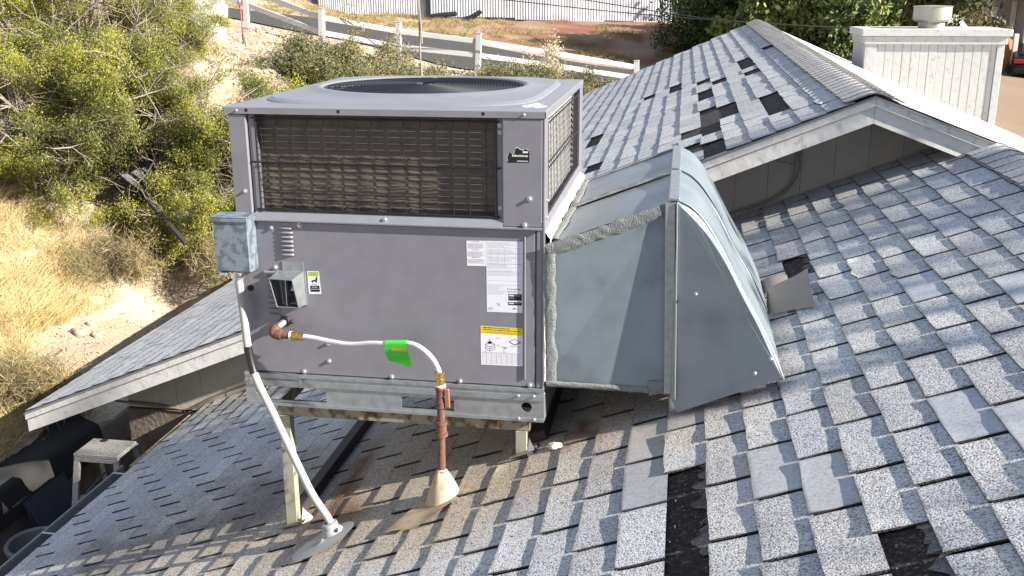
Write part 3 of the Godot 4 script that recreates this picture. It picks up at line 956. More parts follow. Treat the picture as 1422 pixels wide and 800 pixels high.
	while rad < 0.43:
		var loop := []
		var y := 1.222 + 0.012 * (1.0 - rad / 0.43)
		for k in 49: loop.append(Vector3(cx + cos(TAU * k / 48) * rad, y, cz + sin(TAU * k / 48) * rad))
		tube(st, loop, 0.0024, 5, false)
		rad += 0.0135
	for k in 16:
		var a := TAU * (k + 0.3) / 16
		tube(st, [Vector3(cx + cos(a) * 0.05, 1.231, cz + sin(a) * 0.05), Vector3(cx + cos(a) * 0.434, 1.218, cz + sin(a) * 0.434)], 0.0026, 5, false)
	done(st, "fan_guard", M.guard_wire, t)
	st = begin()
	for q in [[Vector2(0.545, -1.11), Vector2(0.80, -0.33)], [Vector2(0.48, -1.09), Vector2(0.60, -0.28)]]:
		bar(st, Vector3(q[0].x, 1.222, q[0].y), Vector3(q[1].x, 1.222, q[1].y), 0.022 if q[0].x > 0.5 else 0.006, 0.006)
	done(st, "motor_strut", M.screw_metal, t)
	st = begin()
	lathe(st, [Vector2(0.425, 1.165), Vector2(0.42, 1.0), Vector2(0.44, 0.95)], 48, Transform3D(Basis(), Vector3(cx, 0, cz)))
	done(st, "fan_shroud", M.inside_dark, t)
	var fan := begin()
	lathe(fan, [Vector2(0.085, 1.04), Vector2(0.09, 1.10), Vector2(0.07, 1.12), Vector2(0.0, 1.125)], 24, Transform3D(Basis(), Vector3(cx, 0, cz)))
	for k in 4:
		var a := TAU * k / 4 + 0.5
		patch(fan, func(u, v):
			var r := lerpf(0.07, 0.40, u)
			var aa: float = a + lerpf(-0.42, 0.42, v) + u * 0.35
			return Vector3(cx + cos(aa) * r, 1.075 + (v - 0.5) * 0.10, cz + sin(aa) * r), 6, 6, Vector3(cx, 0.5, cz))
	done(fan, "fan", M.inside_dark, t)
	boxpart("condenser_floor", Vector3(0.05, 0.777, -1.29), Vector3(1.18, 0.785, -0.06), M.inside_dark, t)
	# pale patch of sealant on the cover's corner
	st = begin()
	patch(st, func(u, v):
		var a: float = u * TAU
		var r: float = v * (0.055 + 0.016 * sin(a * 3.0) + 0.008 * sin(a * 7.0))
		return Vector3(1.155 + cos(a) * r * 0.8, 1.203 + 0.004 * (1.0 - v * v), -0.16 + sin(a) * r * 1.5), 28, 4, Vector3(1.15, 1.0, -0.16))
	done(st, "sealant_patch", M.white_sealant, t)
	base_rail(t)
	louvres_and_labels(t)

func base_rail(t: Node3D) -> void:
	var rail := CSGCombiner3D.new()
	rail.name = "base_rail"
	var mk := func(s: Vector3, at: Vector3, op: int, nm: String) -> void:
		var b := CSGBox3D.new()
		b.name = nm
		b.size = s
		b.position = at
		b.operation = op
		b.material = M.galvanised
		rail.add_child(b, true)
	mk.call(Vector3(1.224, 0.130, 0.006), Vector3(0.610, 0.066, 0.006), CSGShape3D.OPERATION_UNION, "plate")
	mk.call(Vector3(1.224, 0.012, 0.020), Vector3(0.610, 0.131, 0.004), CSGShape3D.OPERATION_UNION, "top_fold")
	mk.call(Vector3(1.224, 0.022, 0.012), Vector3(0.610, 0.100, 0.010), CSGShape3D.OPERATION_UNION, "upper_rib")
	mk.call(Vector3(1.224, 0.012, 0.012), Vector3(0.610, 0.006, 0.009), CSGShape3D.OPERATION_UNION, "lower_fold")
	mk.call(Vector3(0.285, 0.058, 0.08), Vector3(0.196, 0.052, 0.0), CSGShape3D.OPERATION_SUBTRACTION, "slot")
	mk.call(Vector3(0.215, 0.050, 0.08), Vector3(0.758, 0.047, 0.0), CSGShape3D.OPERATION_SUBTRACTION, "slot")
	for x in [[0.053, 0.016], [1.154, 0.021]]:
		var c := CSGCylinder3D.new()
		c.name = "hole"
		c.radius = x[1]
		c.height = 0.08
		c.sides = 20
		c.position = Vector3(x[0], 0.058, 0.0)
		c.rotation.x = PI / 2
		c.operation = CSGShape3D.OPERATION_SUBTRACTION
		c.material = M.galvanised
		rail.add_child(c, true)
	t.add_child(rail, true)
	boxpart("base_rail", Vector3(-0.002, 0.0, -1.365), Vector3(0.006, 0.135, 0.0), M.galvanised, t)
	boxpart("base_rail", Vector3(1.2145, 0.0, -1.365), Vector3(1.224, 0.118, 0.0), M.galvanised, t)
	boxpart("base_rail", Vector3(0.007, 0.0, -1.368), Vector3(1.213, 0.09, -1.36), M.galvanised, t)
	boxpart("hole_backing", Vector3(1.12, 0.03, -0.06), Vector3(1.19, 0.09, -0.05), M.inside_dark, t)
	boxpart("hole_backing", Vector3(0.02, 0.03, -0.03), Vector3(0.046, 0.09, -0.02), M.inside_dark, t)

func picture(w: int, h: int, bg: Color) -> Image:
	var im := Image.create(w, h, false, Image.FORMAT_RGBA8)
	im.fill(bg)
	return im

func lines_of_print(im: Image, r: Rect2i, lh: int, col: Color, ragged := 0.8) -> void:
	var y := r.position.y
	while y < r.end.y - lh / 2:
		var x := r.position.x
		var stop := r.position.x + int(r.size.x * rng.randf_range(ragged, 1.0))
		while x < stop:
			var w := rng.randi_range(lh / 2, lh * 3)
			im.fill_rect(Rect2i(x, y, mini(w, stop - x), maxi(1, lh / 2)), col.lerp(Color.WHITE, rng.randf() * 0.35))
			x += w + maxi(1, lh / 3)
		y += lh

func sketch(im: Image, a: Vector2, b: Vector2, w: int, col: Color) -> void:
	var n := int(a.distance_to(b)) + 1
	for i in n + 1:
		var p := a.lerp(b, float(i) / n)
		im.fill_rect(Rect2i(int(p.x) - w / 2, int(p.y) - w / 2, w, w), col)

func fill_poly(im: Image, poly: PackedVector2Array, col: Color) -> void:
	var b := Rect2(poly[0], Vector2.ZERO)
	for p in poly: b = b.expand(p)
	for y in range(int(b.position.y), int(b.end.y) + 1):
		for x in range(int(b.position.x), int(b.end.x) + 1):
			if x >= 0 and y >= 0 and x < im.get_width() and y < im.get_height() and Geometry2D.is_point_in_polygon(Vector2(x + 0.5, y + 0.5), poly): im.set_pixel(x, y, col)

func sticker(called: String, im: Image, tl: Vector2, tr: Vector2, br: Vector2, bl: Vector2, z: float, parent: Node, label := "") -> void:
	im.generate_mipmaps()
	var m := StandardMaterial3D.new()
	m.resource_name = called
	m.albedo_texture = ImageTexture.create_from_image(im)
	m.albedo_color = Color(0.93, 0.93, 0.93)
	m.roughness = 0.4
	m.texture_repeat = false
	var st := begin()
	flat(st)
	var q := [[tl, Vector2(0, 0)], [tr, Vector2(1, 0)], [br, Vector2(1, 1)], [bl, Vector2(0, 1)]]
	for k in [0, 1, 2, 0, 2, 3]:
		st.set_uv(q[k][1])
		st.add_vertex(Vector3(q[k][0].x, q[k][0].y, z))
	# its paper edge
	for k in 4:
		var a: Vector2 = q[k][0]
		var b: Vector2 = q[(k + 1) % 4][0]
		for p in [[a, 0.0], [a, -0.0006], [b, -0.0006], [a, 0.0], [b, -0.0006], [b, 0.0]]:
			st.set_uv(Vector2(0.01, 0.99))
			st.add_vertex(Vector3(p[0].x, p[0].y, z + p[1]))
	var o := done(st, called, m, parent)
	if label: o.set_meta("label", label)

func louvres_and_labels(t: Node3D) -> void:
	# louvres
	var st := begin()
	patch(st, func(u, v):
		var s := sin(u * PI)
		var e := pow(s, 0.45)
		return Vector3(lerpf(-0.027, 0.027, u), lerpf(0.0055, -0.0055, v) , 0.0 + 0.011 * e * (1.0 - pow(absf(v - 0.45) * 1.8, 2.0)) ), 10, 6, Vector3(0, 0, -1))
	st.generate_normals()
	var lm := st.commit()
	for k in 7: put(lm, "louvre", M.cover_paint, t, Transform3D(Basis(), Vector3(0.212, 0.738 - 0.0175 * k, 0.0005)))
	for k in 9: put(lm, "louvre", M.cover_paint, t, Transform3D(Basis().scaled(Vector3(0.95, 1, 1)), Vector3(0.143, 0.561 - 0.022 * k, 0.0005)))
	# flue hood
	st = begin()
	flat(st)
	bx(st, Vector3(0.188, 0.566, 0.001), Vector3(0.276, 0.606, 0.004), 0.0005)
	bx(st, Vector3(0.270, 0.43, 0.001), Vector3(0.282, 0.57, 0.004), 0.0005)
	var q := [Vector3(0.176, 0.566, 0.11), Vector3(0.268, 0.564, 0.11), Vector3(0.274, 0.570, 0.003), Vector3(0.170, 0.570, 0.003)]
	quad_out(st, q[0], q[1], q[2], q[3], Vector3(0.22, 0.4, 0.05))
	quad_out(st, q[1], q[2], Vector3(0.276, 0.434, 0.003), Vector3(0.278, 0.446, 0.085), Vector3(0.1, 0.5, 0.05))
	quad_out(st, q[0], q[3], Vector3(0.180, 0.434, 0.003), Vector3(0.190, 0.446, 0.085), Vector3(0.5, 0.5, 0.05))
	quad_out(st, Vector3(0.190, 0.446, 0.085), Vector3(0.278, 0.446, 0.085), Vector3(0.276, 0.434, 0.003), Vector3(0.180, 0.434, 0.003), Vector3(0.22, 0.6, 0.05))
	bar(st, q[0], q[1], 0.004, 0.004)
	bar(st, q[0], Vector3(0.190, 0.446, 0.085), 0.003, 0.003)
	bar(st, Vector3(0.190, 0.446, 0.085), Vector3(0.278, 0.446, 0.085), 0.003, 0.003)
	bar(st, q[1], Vector3(0.278, 0.446, 0.085), 0.004, 0.003)
	bx(st, Vector3(0.226, 0.45, 0.005), Vector3(0.23, 0.56, 0.08))
	var hood := done(st, "flue_hood", M.galvanised, t)
	st = begin()
	tube(st, [Vector3(0.252, 0.535, 0.0), Vector3(0.252, 0.533, 0.05), Vector3(0.252, 0.505, 0.062)], 0.014, 10)
	done(st, "flue_pipe", M.bright_metal, hood)
	boxpart("louvre_plate", Vector3(0.112, 0.556, 0.001), Vector3(0.165, 0.566, 0.012), M.cover_paint, t, 0.002)
	st = begin()
	lathe(st, [Vector2(0.013, 0.0), Vector2(0.013, 0.002), Vector2(0.0, 0.0025)], 16, Transform3D(Basis(Vector3.RIGHT, PI / 2), Vector3(0.049, 0.491, 0.0)))
	done(st, "dark_hole_disc", M.inside_dark, t)  # black disc standing in for the shade inside an open hole
	# screws
	for p in [Vector2(0.156, 0.739), Vector2(0.269, 0.752), Vector2(0.160, 0.580), Vector2(0.356, 0.275), Vector2(0.357, 0.201), Vector2(0.614, 0.150), Vector2(0.890, 0.149), Vector2(1.167, 0.149), Vector2(0.25, 0.150)]:
		screw(Vector3(p.x, p.y, 0.0), Vector3(0, 0, 1), t)
	screw(Vector3(0.612, 0.786, 0.004), Vector3(0, 0.6, 1), t)
	for p in [Vector2(0.059, 0.88), Vector2(0.15, 0.0)]:
		if p.y > 0.5: screw(Vector3(p.x, p.y, 0.002), Vector3(0, 0, 1), t, 0.9)
	for p in [Vector2(1.165, 0.882), Vector2(1.147, 0.783)]: screw(Vector3(p.x, p.y, 0.003), Vector3(0, 0, 1), t, 1.1)
	for p in [Vector2(0.099, 0.985), Vector2(1.052, 1.145), Vector2(1.052, 1.12), Vector2(1.052, 0.84)]: screw(Vector3(p.x, p.y, -0.014), Vector3(0, 0, 1), t, 0.8)
	for x in [0.052, 1.145]: screw(Vector3(x, 1.188, 0.0068), Vector3(0, 0, 1), t, 0.6)
	for x in [0.09, 0.45, 0.995]: boxpart("cover_hole", Vector3(x - 0.006, 1.183, 0.0062), Vector3(x + 0.006, 1.195, 0.0075), M.inside_dark, t, 0.001)
	for y in [0.87, 0.805]: screw(Vector3(1.221, y, -0.04), Vector3(1, 0, 0), t, 0.8)
	for p in [Vector2(1.123, 0.108), Vector2(1.184, 0.109), Vector2(0.03, 0.11), Vector2(1.125, 0.012), Vector2(1.186, 0.012), Vector2(0.09, 0.012), Vector2(0.24, 0.11)]: screw(Vector3(p.x, p.y, 0.0155 if p.y > 0.05 else 0.0148), Vector3(0, 0, 1), t, 0.85)
	# printed labels
	var ink := Color(0.45, 0.45, 0.5)
	var im := picture(160, 200, Color(0.93, 0.93, 0.96))
	for y in [14, 78, 138]: lines_of_print(im, Rect2i(40, y - 8, 70, 9), 9, Color(0.2, 0.2, 0.22), 0.9)
	lines_of_print(im, Rect2i(8, 22, 142, 44), 6, ink)
	lines_of_print(im, Rect2i(8, 86, 142, 40), 6, ink)
	lines_of_print(im, Rect2i(8, 146, 142, 36), 6, ink)
	sticker("warning_label", im, Vector2(0.924, 0.715), Vector2(0.9985, 0.717), Vector2(0.9985, 0.619), Vector2(0.925, 0.618), 0.0008, t, "small white warning label")
	im = picture(300, 600, Color(0.92, 0.925, 0.96))
	for k in 5: lines_of_print(im, Rect2i(8, 12 + k * 58, 280, 50), 7, ink.lerp(Color.WHITE, 0.35), 0.5)
	for x in [40, 95, 150, 190, 240, 270]:
		if x != 190: im.fill_rect(Rect2i(x, 60, 2, 150), Color(0.65, 0.65, 0.7))
	for y in [100, 190, 250, 330, 365]: im.fill_rect(Rect2i(6, y, 286, 2), Color(0.62, 0.62, 0.68))
	lines_of_print(im, Rect2i(8, 372, 170, 80), 9, ink.lerp(Color.WHITE, 0.4), 0.5)
	for y in [396, 418]: lines_of_print(im, Rect2i(170, y, 115 if y < 400 else 80, 12), 14, Color(0.25, 0.25, 0.28), 0.98)
	im.fill_rect(Rect2i(182, 440, 112, 56), Color(0.05, 0.05, 0.06))
	im.fill_rect(Rect2i(188, 446, 40, 14), Color(0.85, 0.85, 0.88))
	lines_of_print(im, Rect2i(232, 452, 54, 10), 8, Color(0.6, 0.6, 0.63), 0.95)
	lines_of_print(im, Rect2i(188, 470, 46, 18), 8, Color(0.6, 0.6, 0.63), 0.9)
	im.fill_rect(Rect2i(180, 508, 114, 28), Color(0.05, 0.05, 0.06))
	im.fill_rect(Rect2i(188, 513, 40, 13), Color(0.85, 0.85, 0.88))
	lines_of_print(im, Rect2i(232, 518, 54, 10), 8, Color(0.6, 0.6, 0.63), 0.95)
	for k in 4:
		sketch(im, Vector2(82 + k * 8, 520 + (k % 2) * 18), Vector2(110 - k * 3, 548 - k * 8), 3, Color(0.3, 0.3, 0.33))
		sketch(im, Vector2(215 + k * 6, 572 - (k % 2) * 14), Vector2(232 + k * 7, 560 + (k % 2) * 10), 3, Color(0.35, 0.35, 0.4))
	lines_of_print(im, Rect2i(10, 560, 60, 26), 7, ink, 0.6)
	sticker("rating_label", im, Vector2(0.9995, 0.717), Vector2(1.139, 0.719), Vector2(1.137, 0.440), Vector2(0.9995, 0.439), 0.0008, t, "tall white rating label with small black badges")
	im = picture(330, 320, Color(0.94, 0.94, 0.96))
	im.fill_rect(Rect2i(0, 0, 330, 62), Color(0.90, 0.82, 0.05))
	lines_of_print(im, Rect2i(20, 8, 215, 12), 14, Color(0.25, 0.22, 0.02), 0.98)
	lines_of_print(im, Rect2i(20, 24, 290, 12), 14, Color(0.25, 0.22, 0.02), 0.99)
	lines_of_print(im, Rect2i(46, 42, 240, 8), 8, Color(0.45, 0.4, 0.05), 0.98)
	lines_of_print(im, Rect2i(46, 52, 270, 7), 8, Color(0.5, 0.45, 0.05), 0.98)
	var dk := Color(0.15, 0.15, 0.17)
	var iso := [Vector2(36, 150), Vector2(72, 130), Vector2(112, 146), Vector2(112, 182), Vector2(72, 206), Vector2(36, 186), Vector2(72, 170)]
	for e in [[0, 1], [1, 2], [2, 3], [3, 4], [4, 5], [5, 0], [0, 6], [6, 2], [6, 4]]: sketch(im, iso[e[0]], iso[e[1]], 3, dk)
	sketch(im, Vector2(36, 168), Vector2(72, 188), 3, dk)
	sketch(im, Vector2(72, 188), Vector2(112, 164), 3, dk)
	for y in 24: 
		var hw := int(19.0 * sqrt(maxf(0.0, 1.0 - pow((y - 12) / 12.0, 2.0))))
		im.fill_rect(Rect2i(72 - hw, 122 + y, hw * 2, 1), Color(0.04, 0.04, 0.05))
	sketch(im, Vector2(70, 104), Vector2(74, 118), 4, dk)
	var di := [Vector2(224, 118), Vector2(268, 94), Vector2(314, 116), Vector2(266, 142)]
	for k in 4: sketch(im, di[k], di[(k + 1) % 4], 3, dk)
	sketch(im, Vector2(226, 122), Vector2(266, 146), 3, dk)
	sketch(im, Vector2(266, 146), Vector2(314, 120), 3, dk)
	for k in 5: sketch(im, Vector2(186, 176), Vector2(186 + 26 * cos(k * 0.9 - 2.6), 172 + 14 * sin(k * 0.9 - 2.6)), 3, Color(0.35, 0.35, 0.38))
	sketch(im, Vector2(184, 176), Vector2(182, 196), 3, dk)
	for r in [Rect2i(120, 94, 34, 8), Rect2i(126, 152, 28, 8), Rect2i(230, 156, 86, 9), Rect2i(170, 206, 32, 8), Rect2i(28, 206, 22, 8)]: lines_of_print(im, r, 9, Color(0.35, 0.35, 0.38), 0.98)
	for y in range(216, 312, 9): lines_of_print(im, Rect2i(8, y, 314, 5), 6, Color(0.68, 0.68, 0.74), 0.95)
	for x in [42, 82, 122, 160, 206, 246, 288]: im.fill_rect(Rect2i(x, 218, 2, 92), Color(0.4, 0.4, 0.46))
	im.fill_rect(Rect2i(6, 217, 318, 2), Color(0.45, 0.45, 0.5))
	sticker("airflow_label", im, Vector2(0.974, 0.381), Vector2(1.138, 0.378), Vector2(1.137, 0.224), Vector2(0.974, 0.222), 0.0008, t, "white diagram label with a yellow heading strip")
	# hot surface warning: lime heading, a black hand held up, white words on black
	im = picture(160, 260, Color(0.90, 0.91, 0.93))
	im.fill_rect(Rect2i(6, 8, 148, 50), Color(0.74, 0.82, 0.10))
	lines_of_print(im, Rect2i(24, 16, 112, 14), 15, Color(0.35, 0.42, 0.05), 0.98)
	lines_of_print(im, Rect2i(24, 36, 112, 14), 15, Color(0.35, 0.42, 0.05), 0.98)
	fill_poly(im, PackedVector2Array([Vector2(46, 112), Vector2(60, 102), Vector2(100, 98), Vector2(112, 72), Vector2(124, 58), Vector2(132, 66), Vector2(128, 92), Vector2(116, 132), Vector2(104, 134), Vector2(98, 116), Vector2(74, 118), Vector2(60, 132), Vector2(50, 130), Vector2(54, 118), Vector2(42, 126)]), Color(0.06, 0.06, 0.07))
	lines_of_print(im, Rect2i(40, 146, 84, 12), 12, Color(0.1, 0.1, 0.12), 0.98)
	im.fill_rect(Rect2i(22, 164, 124, 72), Color(0.03, 0.03, 0.04))
	lines_of_print(im, Rect2i(46, 178, 76, 14), 15, Color(0.8, 0.8, 0.82), 0.98)
	lines_of_print(im, Rect2i(34, 202, 100, 14), 15, Color(0.8, 0.8, 0.82), 0.98)
	sticker("hot_surface_label", im, Vector2(0.287, 0.570), Vector2(0.335, 0.571), Vector2(0.340, 0.479), Vector2(0.290, 0.477), 0.0008, t, "white and black warning label with a lime heading")
	# torn black sticker
	st = begin()
	var tear := PackedVector2Array([Vector2(1.083, 1.014), Vector2(1.085, 1.022), Vector2(1.082, 1.034), Vector2(1.087, 1.044), Vector2(1.086, 1.054), Vector2(1.094, 1.048), Vector2(1.103, 1.044), Vector2(1.110, 1.053), Vector2(1.112, 1.066), Vector2(1.121, 1.069), Vector2(1.130, 1.062), Vector2(1.142, 1.060), Vector2(1.150, 1.066), Vector2(1.163, 1.057), Vector2(1.163, 1.016)])
	for grow in [[0.0, 0.0036, "torn_sticker", M.black_tape], [0.0022, 0.0033, "sticker_residue", M.white_trim]]:
		st = begin()
		flat(st)
		var pl := tear
		if grow[0] > 0.0:
			pl = PackedVector2Array()
			for p in tear: pl.append(p + (p - Vector2(1.125, 1.036)).normalized() * (grow[0] if p.x < 1.15 and p.y > 1.02 else 0.0))
		var id := Geometry2D.triangulate_polygon(pl)
		for k in id.size() / 3:
			tri_out(st, Vector3(pl[id[k * 3]].x, pl[id[k * 3]].y, grow[1]), Vector3(pl[id[k * 3 + 1]].x, pl[id[k * 3 + 1]].y, grow[1]), Vector3(pl[id[k * 3 + 2]].x, pl[id[k * 3 + 2]].y, grow[1]), Vector3(1.1, 1.0, -1))
		done(st, grow[2], grow[3], t)
	boxpart("sticker_residue", Vector3(1.139, 1.0505, 0.0036), Vector3(1.158, 1.0565, 0.0040), M.white_trim, t, 0.0)
	var gx := 1.100
	while gx < 1.158:
		# worn strokes of print, too scuffed to read
		var gw := rng.randf_range(0.0016, 0.0034)
		boxpart("sticker_residue", Vector3(gx, 1.0365, 0.0036), Vector3(gx + gw, 1.0365 + rng.randf_range(0.0045, 0.0075), 0.0039), M.white_trim, t, 0.0)
		gx += gw + 0.0013
	boxpart("sticker_residue", Vector3(1.118, 1.0195, 0.0036), Vector3(1.158, 1.0218, 0.0039), M.white_trim, t, 0.0)


# ------------------------------------------------------------------ duct, pipes and stand
# a smeared strip of sealant along a path on a surface with outward direction n
func bead(st: SurfaceTool, path: Array, n: Vector3, w: float, h: float, steps := 40) -> void:
	var p := spline(path, steps)
	patch(st, func(u, v):
		var i := int(round(u * steps))
		var d: Vector3 = ((p[mini(i + 1, steps)] as Vector3) - (p[maxi(i - 1, 0)] as Vector3)).normalized()
		var s := d.cross(n).normalized()
		var q: Vector3 = p[i]
		var e := 1.0 + 0.45 * noise.get_noise_3d(q.x * 500.0, q.y * 500.0 + v * 3.0, q.z * 500.0)
		var a = (v - 0.5) * w * e
		var lump := 1.0 + 0.6 * noise.get_noise_3d(q.x * 900.0, q.y * 900.0, q.z * 900.0 + v * 700.0)
		return q + s * a + n * (h * (1.0 - pow(absf(v - 0.5) * 2.0, 3.0)) * lump + 0.0005), steps, 6, (p[0] as Vector3) - n * 5.0)

func duct() -> void:
	var t := thing("duct", "galvanised sheet metal double duct elbowing from the unit's side down into the roof", "duct")
	var G: Material = M.duct_sheet
	var A := Vector3(1.224, 0.155, -0.006)
	var B := Vector3(1.224, 0.705, -0.006)
	var Cc := Vector3(1.672, 0.885, -0.004)
	var D := Vector3(1.69, 0.150, -0.004)
	var st := begin()
	# front sheet, broken along one diagonal
	flat(st)
	var out := Vector3(0, 0, 0.014)
	tri_out(st, A, B + out, Cc, Vector3(1.4, 0.5, -9.0))
	tri_out(st, A, Cc, D + out, Vector3(1.4, 0.5, -9.0))
	done(st, "front_sheet", G, t)
	st = begin()
	flat(st)
	var zb := -1.27
	quad_out(st, A, D, D + Vector3(0, 0, zb), A + Vector3(0, 0, zb), Vector3(1.4, 0.5, -0.6))
	quad_out(st, A + Vector3(0, 0, zb), B + Vector3(0, 0, zb), Cc + Vector3(0, 0, zb), D + Vector3(0, 0, zb), Vector3(1.4, 0.5, -0.6))
	done(st, "rear_sheet", G, t)
	for k in [[-0.002, -0.60], [-0.625, -1.275]]:
		st = begin()
		patch(st, func(u, v):
			var z := lerpf(k[0], k[1], v)
			return Vector3(lerpf(1.222, 1.69, u), lerpf(0.705, 0.890, u) + 0.006 * sin(u * PI) * sin(v * PI) + 0.002 * sin(v * 9.0 + u * 4.0), z), 12, 12, Vector3(1.4, 0.0, -0.6))
		done(st, "top_sheet", G, t)
	# the elbows
	var prof := [Vector2(1.695, 0.893), Vector2(1.745, 0.872), Vector2(1.802, 0.817), Vector2(1.870, 0.712), Vector2(1.943, 0.577), Vector2(2.026, 0.440), Vector2(2.100, 0.288)]
	for k in [[0.0, -0.605, 0.0], [-0.625, -1.28, 0.005]]:
		var pc := []
		for q in prof: pc.append(Vector3(q.x + k[2] * 0.6, q.y + k[2], 0))
		var sp := spline(pc, 28)
		st = begin()
		patch(st, func(u, v):
			var q: Vector3 = sp[int(round(u * 28))]
			return Vector3(q.x, q.y, lerpf(k[0], k[1], v) + (0.15 * u * u * (1.0 - v) if k[2] == 0.0 else 0.0)), 28, 8, Vector3(1.6, 0.2, -0.6))
		done(st, "elbow_back", G, t)
		st = begin()
		# cheek: a flat triangle from the top to the toe, and the bowed sliver between it and the curve
		var ap := Vector3(1.70 + k[2] * 0.6, 0.885 + k[2], k[0] + (0.004 if k[2] == 0.0 else 0.001))
		var bl := Vector3(1.732, 0.098, k[0] + (0.062 if k[2] == 0.0 else -0.002))
		var toe := Vector3(2.094 + k[2] * 0.6, 0.292 + k[2], k[0] + (0.15 if k[2] == 0.0 else 0.0))
		flat(st)
		var rows := 14
		for i in rows:
			for j in rows - i:
				var f := func(a: int, b: int) -> Vector3: return ap + (bl - ap) * (float(a) / rows) + (toe - ap) * (float(b) / rows)
				tri_out(st, f.call(i, j), f.call(i + 1, j), f.call(i, j + 1), Vector3(1.8, 0.3, -9.0))
				if j < rows - i - 1: tri_out(st, f.call(i + 1, j), f.call(i + 1, j + 1), f.call(i, j + 1), Vector3(1.8, 0.3, -9.0))
		var inner := func(i: int) -> Vector3:
			# the flat of the cheek reaches most of the way to the curve
			var u := i / 28.0
			var q := sp[i] as Vector3
			var c := ap.lerp(toe, u)
			var w := 0.85 * pow(sin(u * PI), 0.6)
			return Vector3(lerpf(c.x, q.x, w), lerpf(c.y, q.y, w), c.z + 0.004 * sin(u * PI))
		for i in 28: tri_out(st, inner.call(i), inner.call(i + 1), ap.lerp(toe, 0.5), Vector3(1.8, 0.3, -9.0))
		st.set_smooth_group(2)
		for i in 28:
			var c0: Vector3 = inner.call(i)
			var c1: Vector3 = inner.call(i + 1)
			var u0 := i / 28.0
			var u1 := (i + 1) / 28.0
			var e0: Vector3 = sp[i] + Vector3(0, 0, k[0] + (0.15 * u0 * u0 if k[2] == 0.0 else 0.0) - 0.004)
			var e1: Vector3 = sp[i + 1] + Vector3(0, 0, k[0] + (0.15 * u1 * u1 if k[2] == 0.0 else 0.0) - 0.004)
			quad_out(st, c0, e0, e1, c1, Vector3(1.8, 0.3, -9.0))
		flat(st)
		tri_out(st, Vector3(1.705, 0.150, k[0] + (0.05 if k[2] == 0.0 else -0.003)), bl, ap, Vector3(1.8, 0.3, -9.0))
		if k[2] == 0.0: quad_out(st, Vector3(1.69, 0.150, -0.004), Vector3(1.705, 0.150, 0.05), ap, Vector3(1.69, 0.885, -0.004), Vector3(1.9, 0.4, 0.0))
		done(st, "elbow_cheek", G, t)
		# hem along the curve
		st = begin()
		var hem := []
		for i in 29:
			var u := i / 28.0
			hem.append((sp[i] as Vector3) + Vector3(0.0, 0.0, k[0] + (0.15 * u * u if k[2] == 0.0 else 0.0)))
		tube(st, hem, 0.003, 6)
		if k[2] == 0.0: done(st, "hem", M.galvanised, t)
	# far cheek and drive cleat strips
	st = begin()
	flat(st)
	tri_out(st, Vector3(1.70, 0.88, -1.28), Vector3(1.734, 0.075, -1.28), Vector3(2.12, 0.24, -1.28), Vector3(1.8, 0.3, 5))
	quad_out(st, Vector3(1.70, 0.88, -1.279), Vector3(1.80, 0.81, -1.279), Vector3(1.94, 0.57, -1.279), Vector3(2.12, 0.24, -1.279), Vector3(1.8, 0.3, 5))
	done(st, "rear_sheet", G, t)
	for q in [[Vector3(1.675, 0.885, 0.004), Vector3(1.700, 0.160, 0.034), 0.036, 0.010], [Vector3(1.699, 0.885, 0.010), Vector3(1.722, 0.150, 0.060), 0.006, 0.012]]:
		st = begin()
		bar(st, q[0], q[1], q[2], q[3], Vector3(0, 0, 1), 0.002)
		done(st, "flange_strip", M.galvanised, t)
	for q in [[0.012, -0.585], [-0.64, -1.285]]:
		st = begin()
		bar(st, Vector3(1.688, 0.897, q[0]), Vector3(1.688, 0.897, q[1]), 0.04, 0.012, Vector3.UP, 0.003)
		done(st, "flange_strip", M.galvanised, t)
	st = begin()
	bx(st, Vector3(1.30, 0.45, -0.035), Vector3(1.302, 0.452, -0.03))
	# mastic
	for q in [
		[[Vector3(1.235, 0.688, 0.010), Vector3(1.35, 0.731, 0.007), Vector3(1.50, 0.791, 0.004), Vector3(1.645, 0.850, 0.001)], Vector3(0, -0.25, 1), 0.055, 0.006],
		[[Vector3(1.245, 0.17, -0.003), Vector3(1.243, 0.40, 0.003), Vector3(1.240, 0.68, 0.009)], Vector3(0, 0, 1), 0.046, 0.006],
		[[Vector3(1.23, 0.160, 0.0), Vector3(1.45, 0.160, 0.005), Vector3(1.69, 0.160, 0.010)], Vector3(0, 0, 1), 0.026, 0.005],
		[[Vector3(1.62, 0.168, 0.010), Vector3(1.69, 0.178, 0.013)], Vector3(0, 0, 1), 0.06, 0.006],
		[[Vector3(1.27, 0.732, -0.612), Vector3(1.45, 0.803, -0.615), Vector3(1.67, 0.886, -0.612)], Vector3(-0.37, 0.93, 0), 0.055, 0.009],
		[[Vector3(1.25, 0.720, -0.02), Vector3(1.26, 0.724, -0.6), Vector3(1.255, 0.722, -1.26)], Vector3(-0.37, 0.93, 0), 0.04, 0.008],
		[[Vector3(1.24, 0.715, -1.272), Vector3(1.45, 0.800, -1.272), Vector3(1.68, 0.888, -1.272)], Vector3(-0.37, 0.93, 0), 0.03, 0.006]]:
		st = begin()
		bead(st, q[0], (q[1] as Vector3).normalized(), q[2], q[3], 60)
		done(st, "sealant_bead", M.sealant, t)
	st = begin()
	bead(st, [Vector3(1.226, 0.735, 0.0), Vector3(1.226, 0.742, -0.4), Vector3(1.226, 0.738, -0.9), Vector3(1.226, 0.742, -1.3)], Vector3(0.8, 0.6, 0), 0.05, 0.012, 70)
	bead(st, [Vector3(1.2225, 0.17, 0.001), Vector3(1.2225, 0.42, 0.001), Vector3(1.2225, 0.70, 0.001)], Vector3(0, 0, 1), 0.012, 0.006, 60)
	done(st, "sealant_bead", M.white_sealant, t)
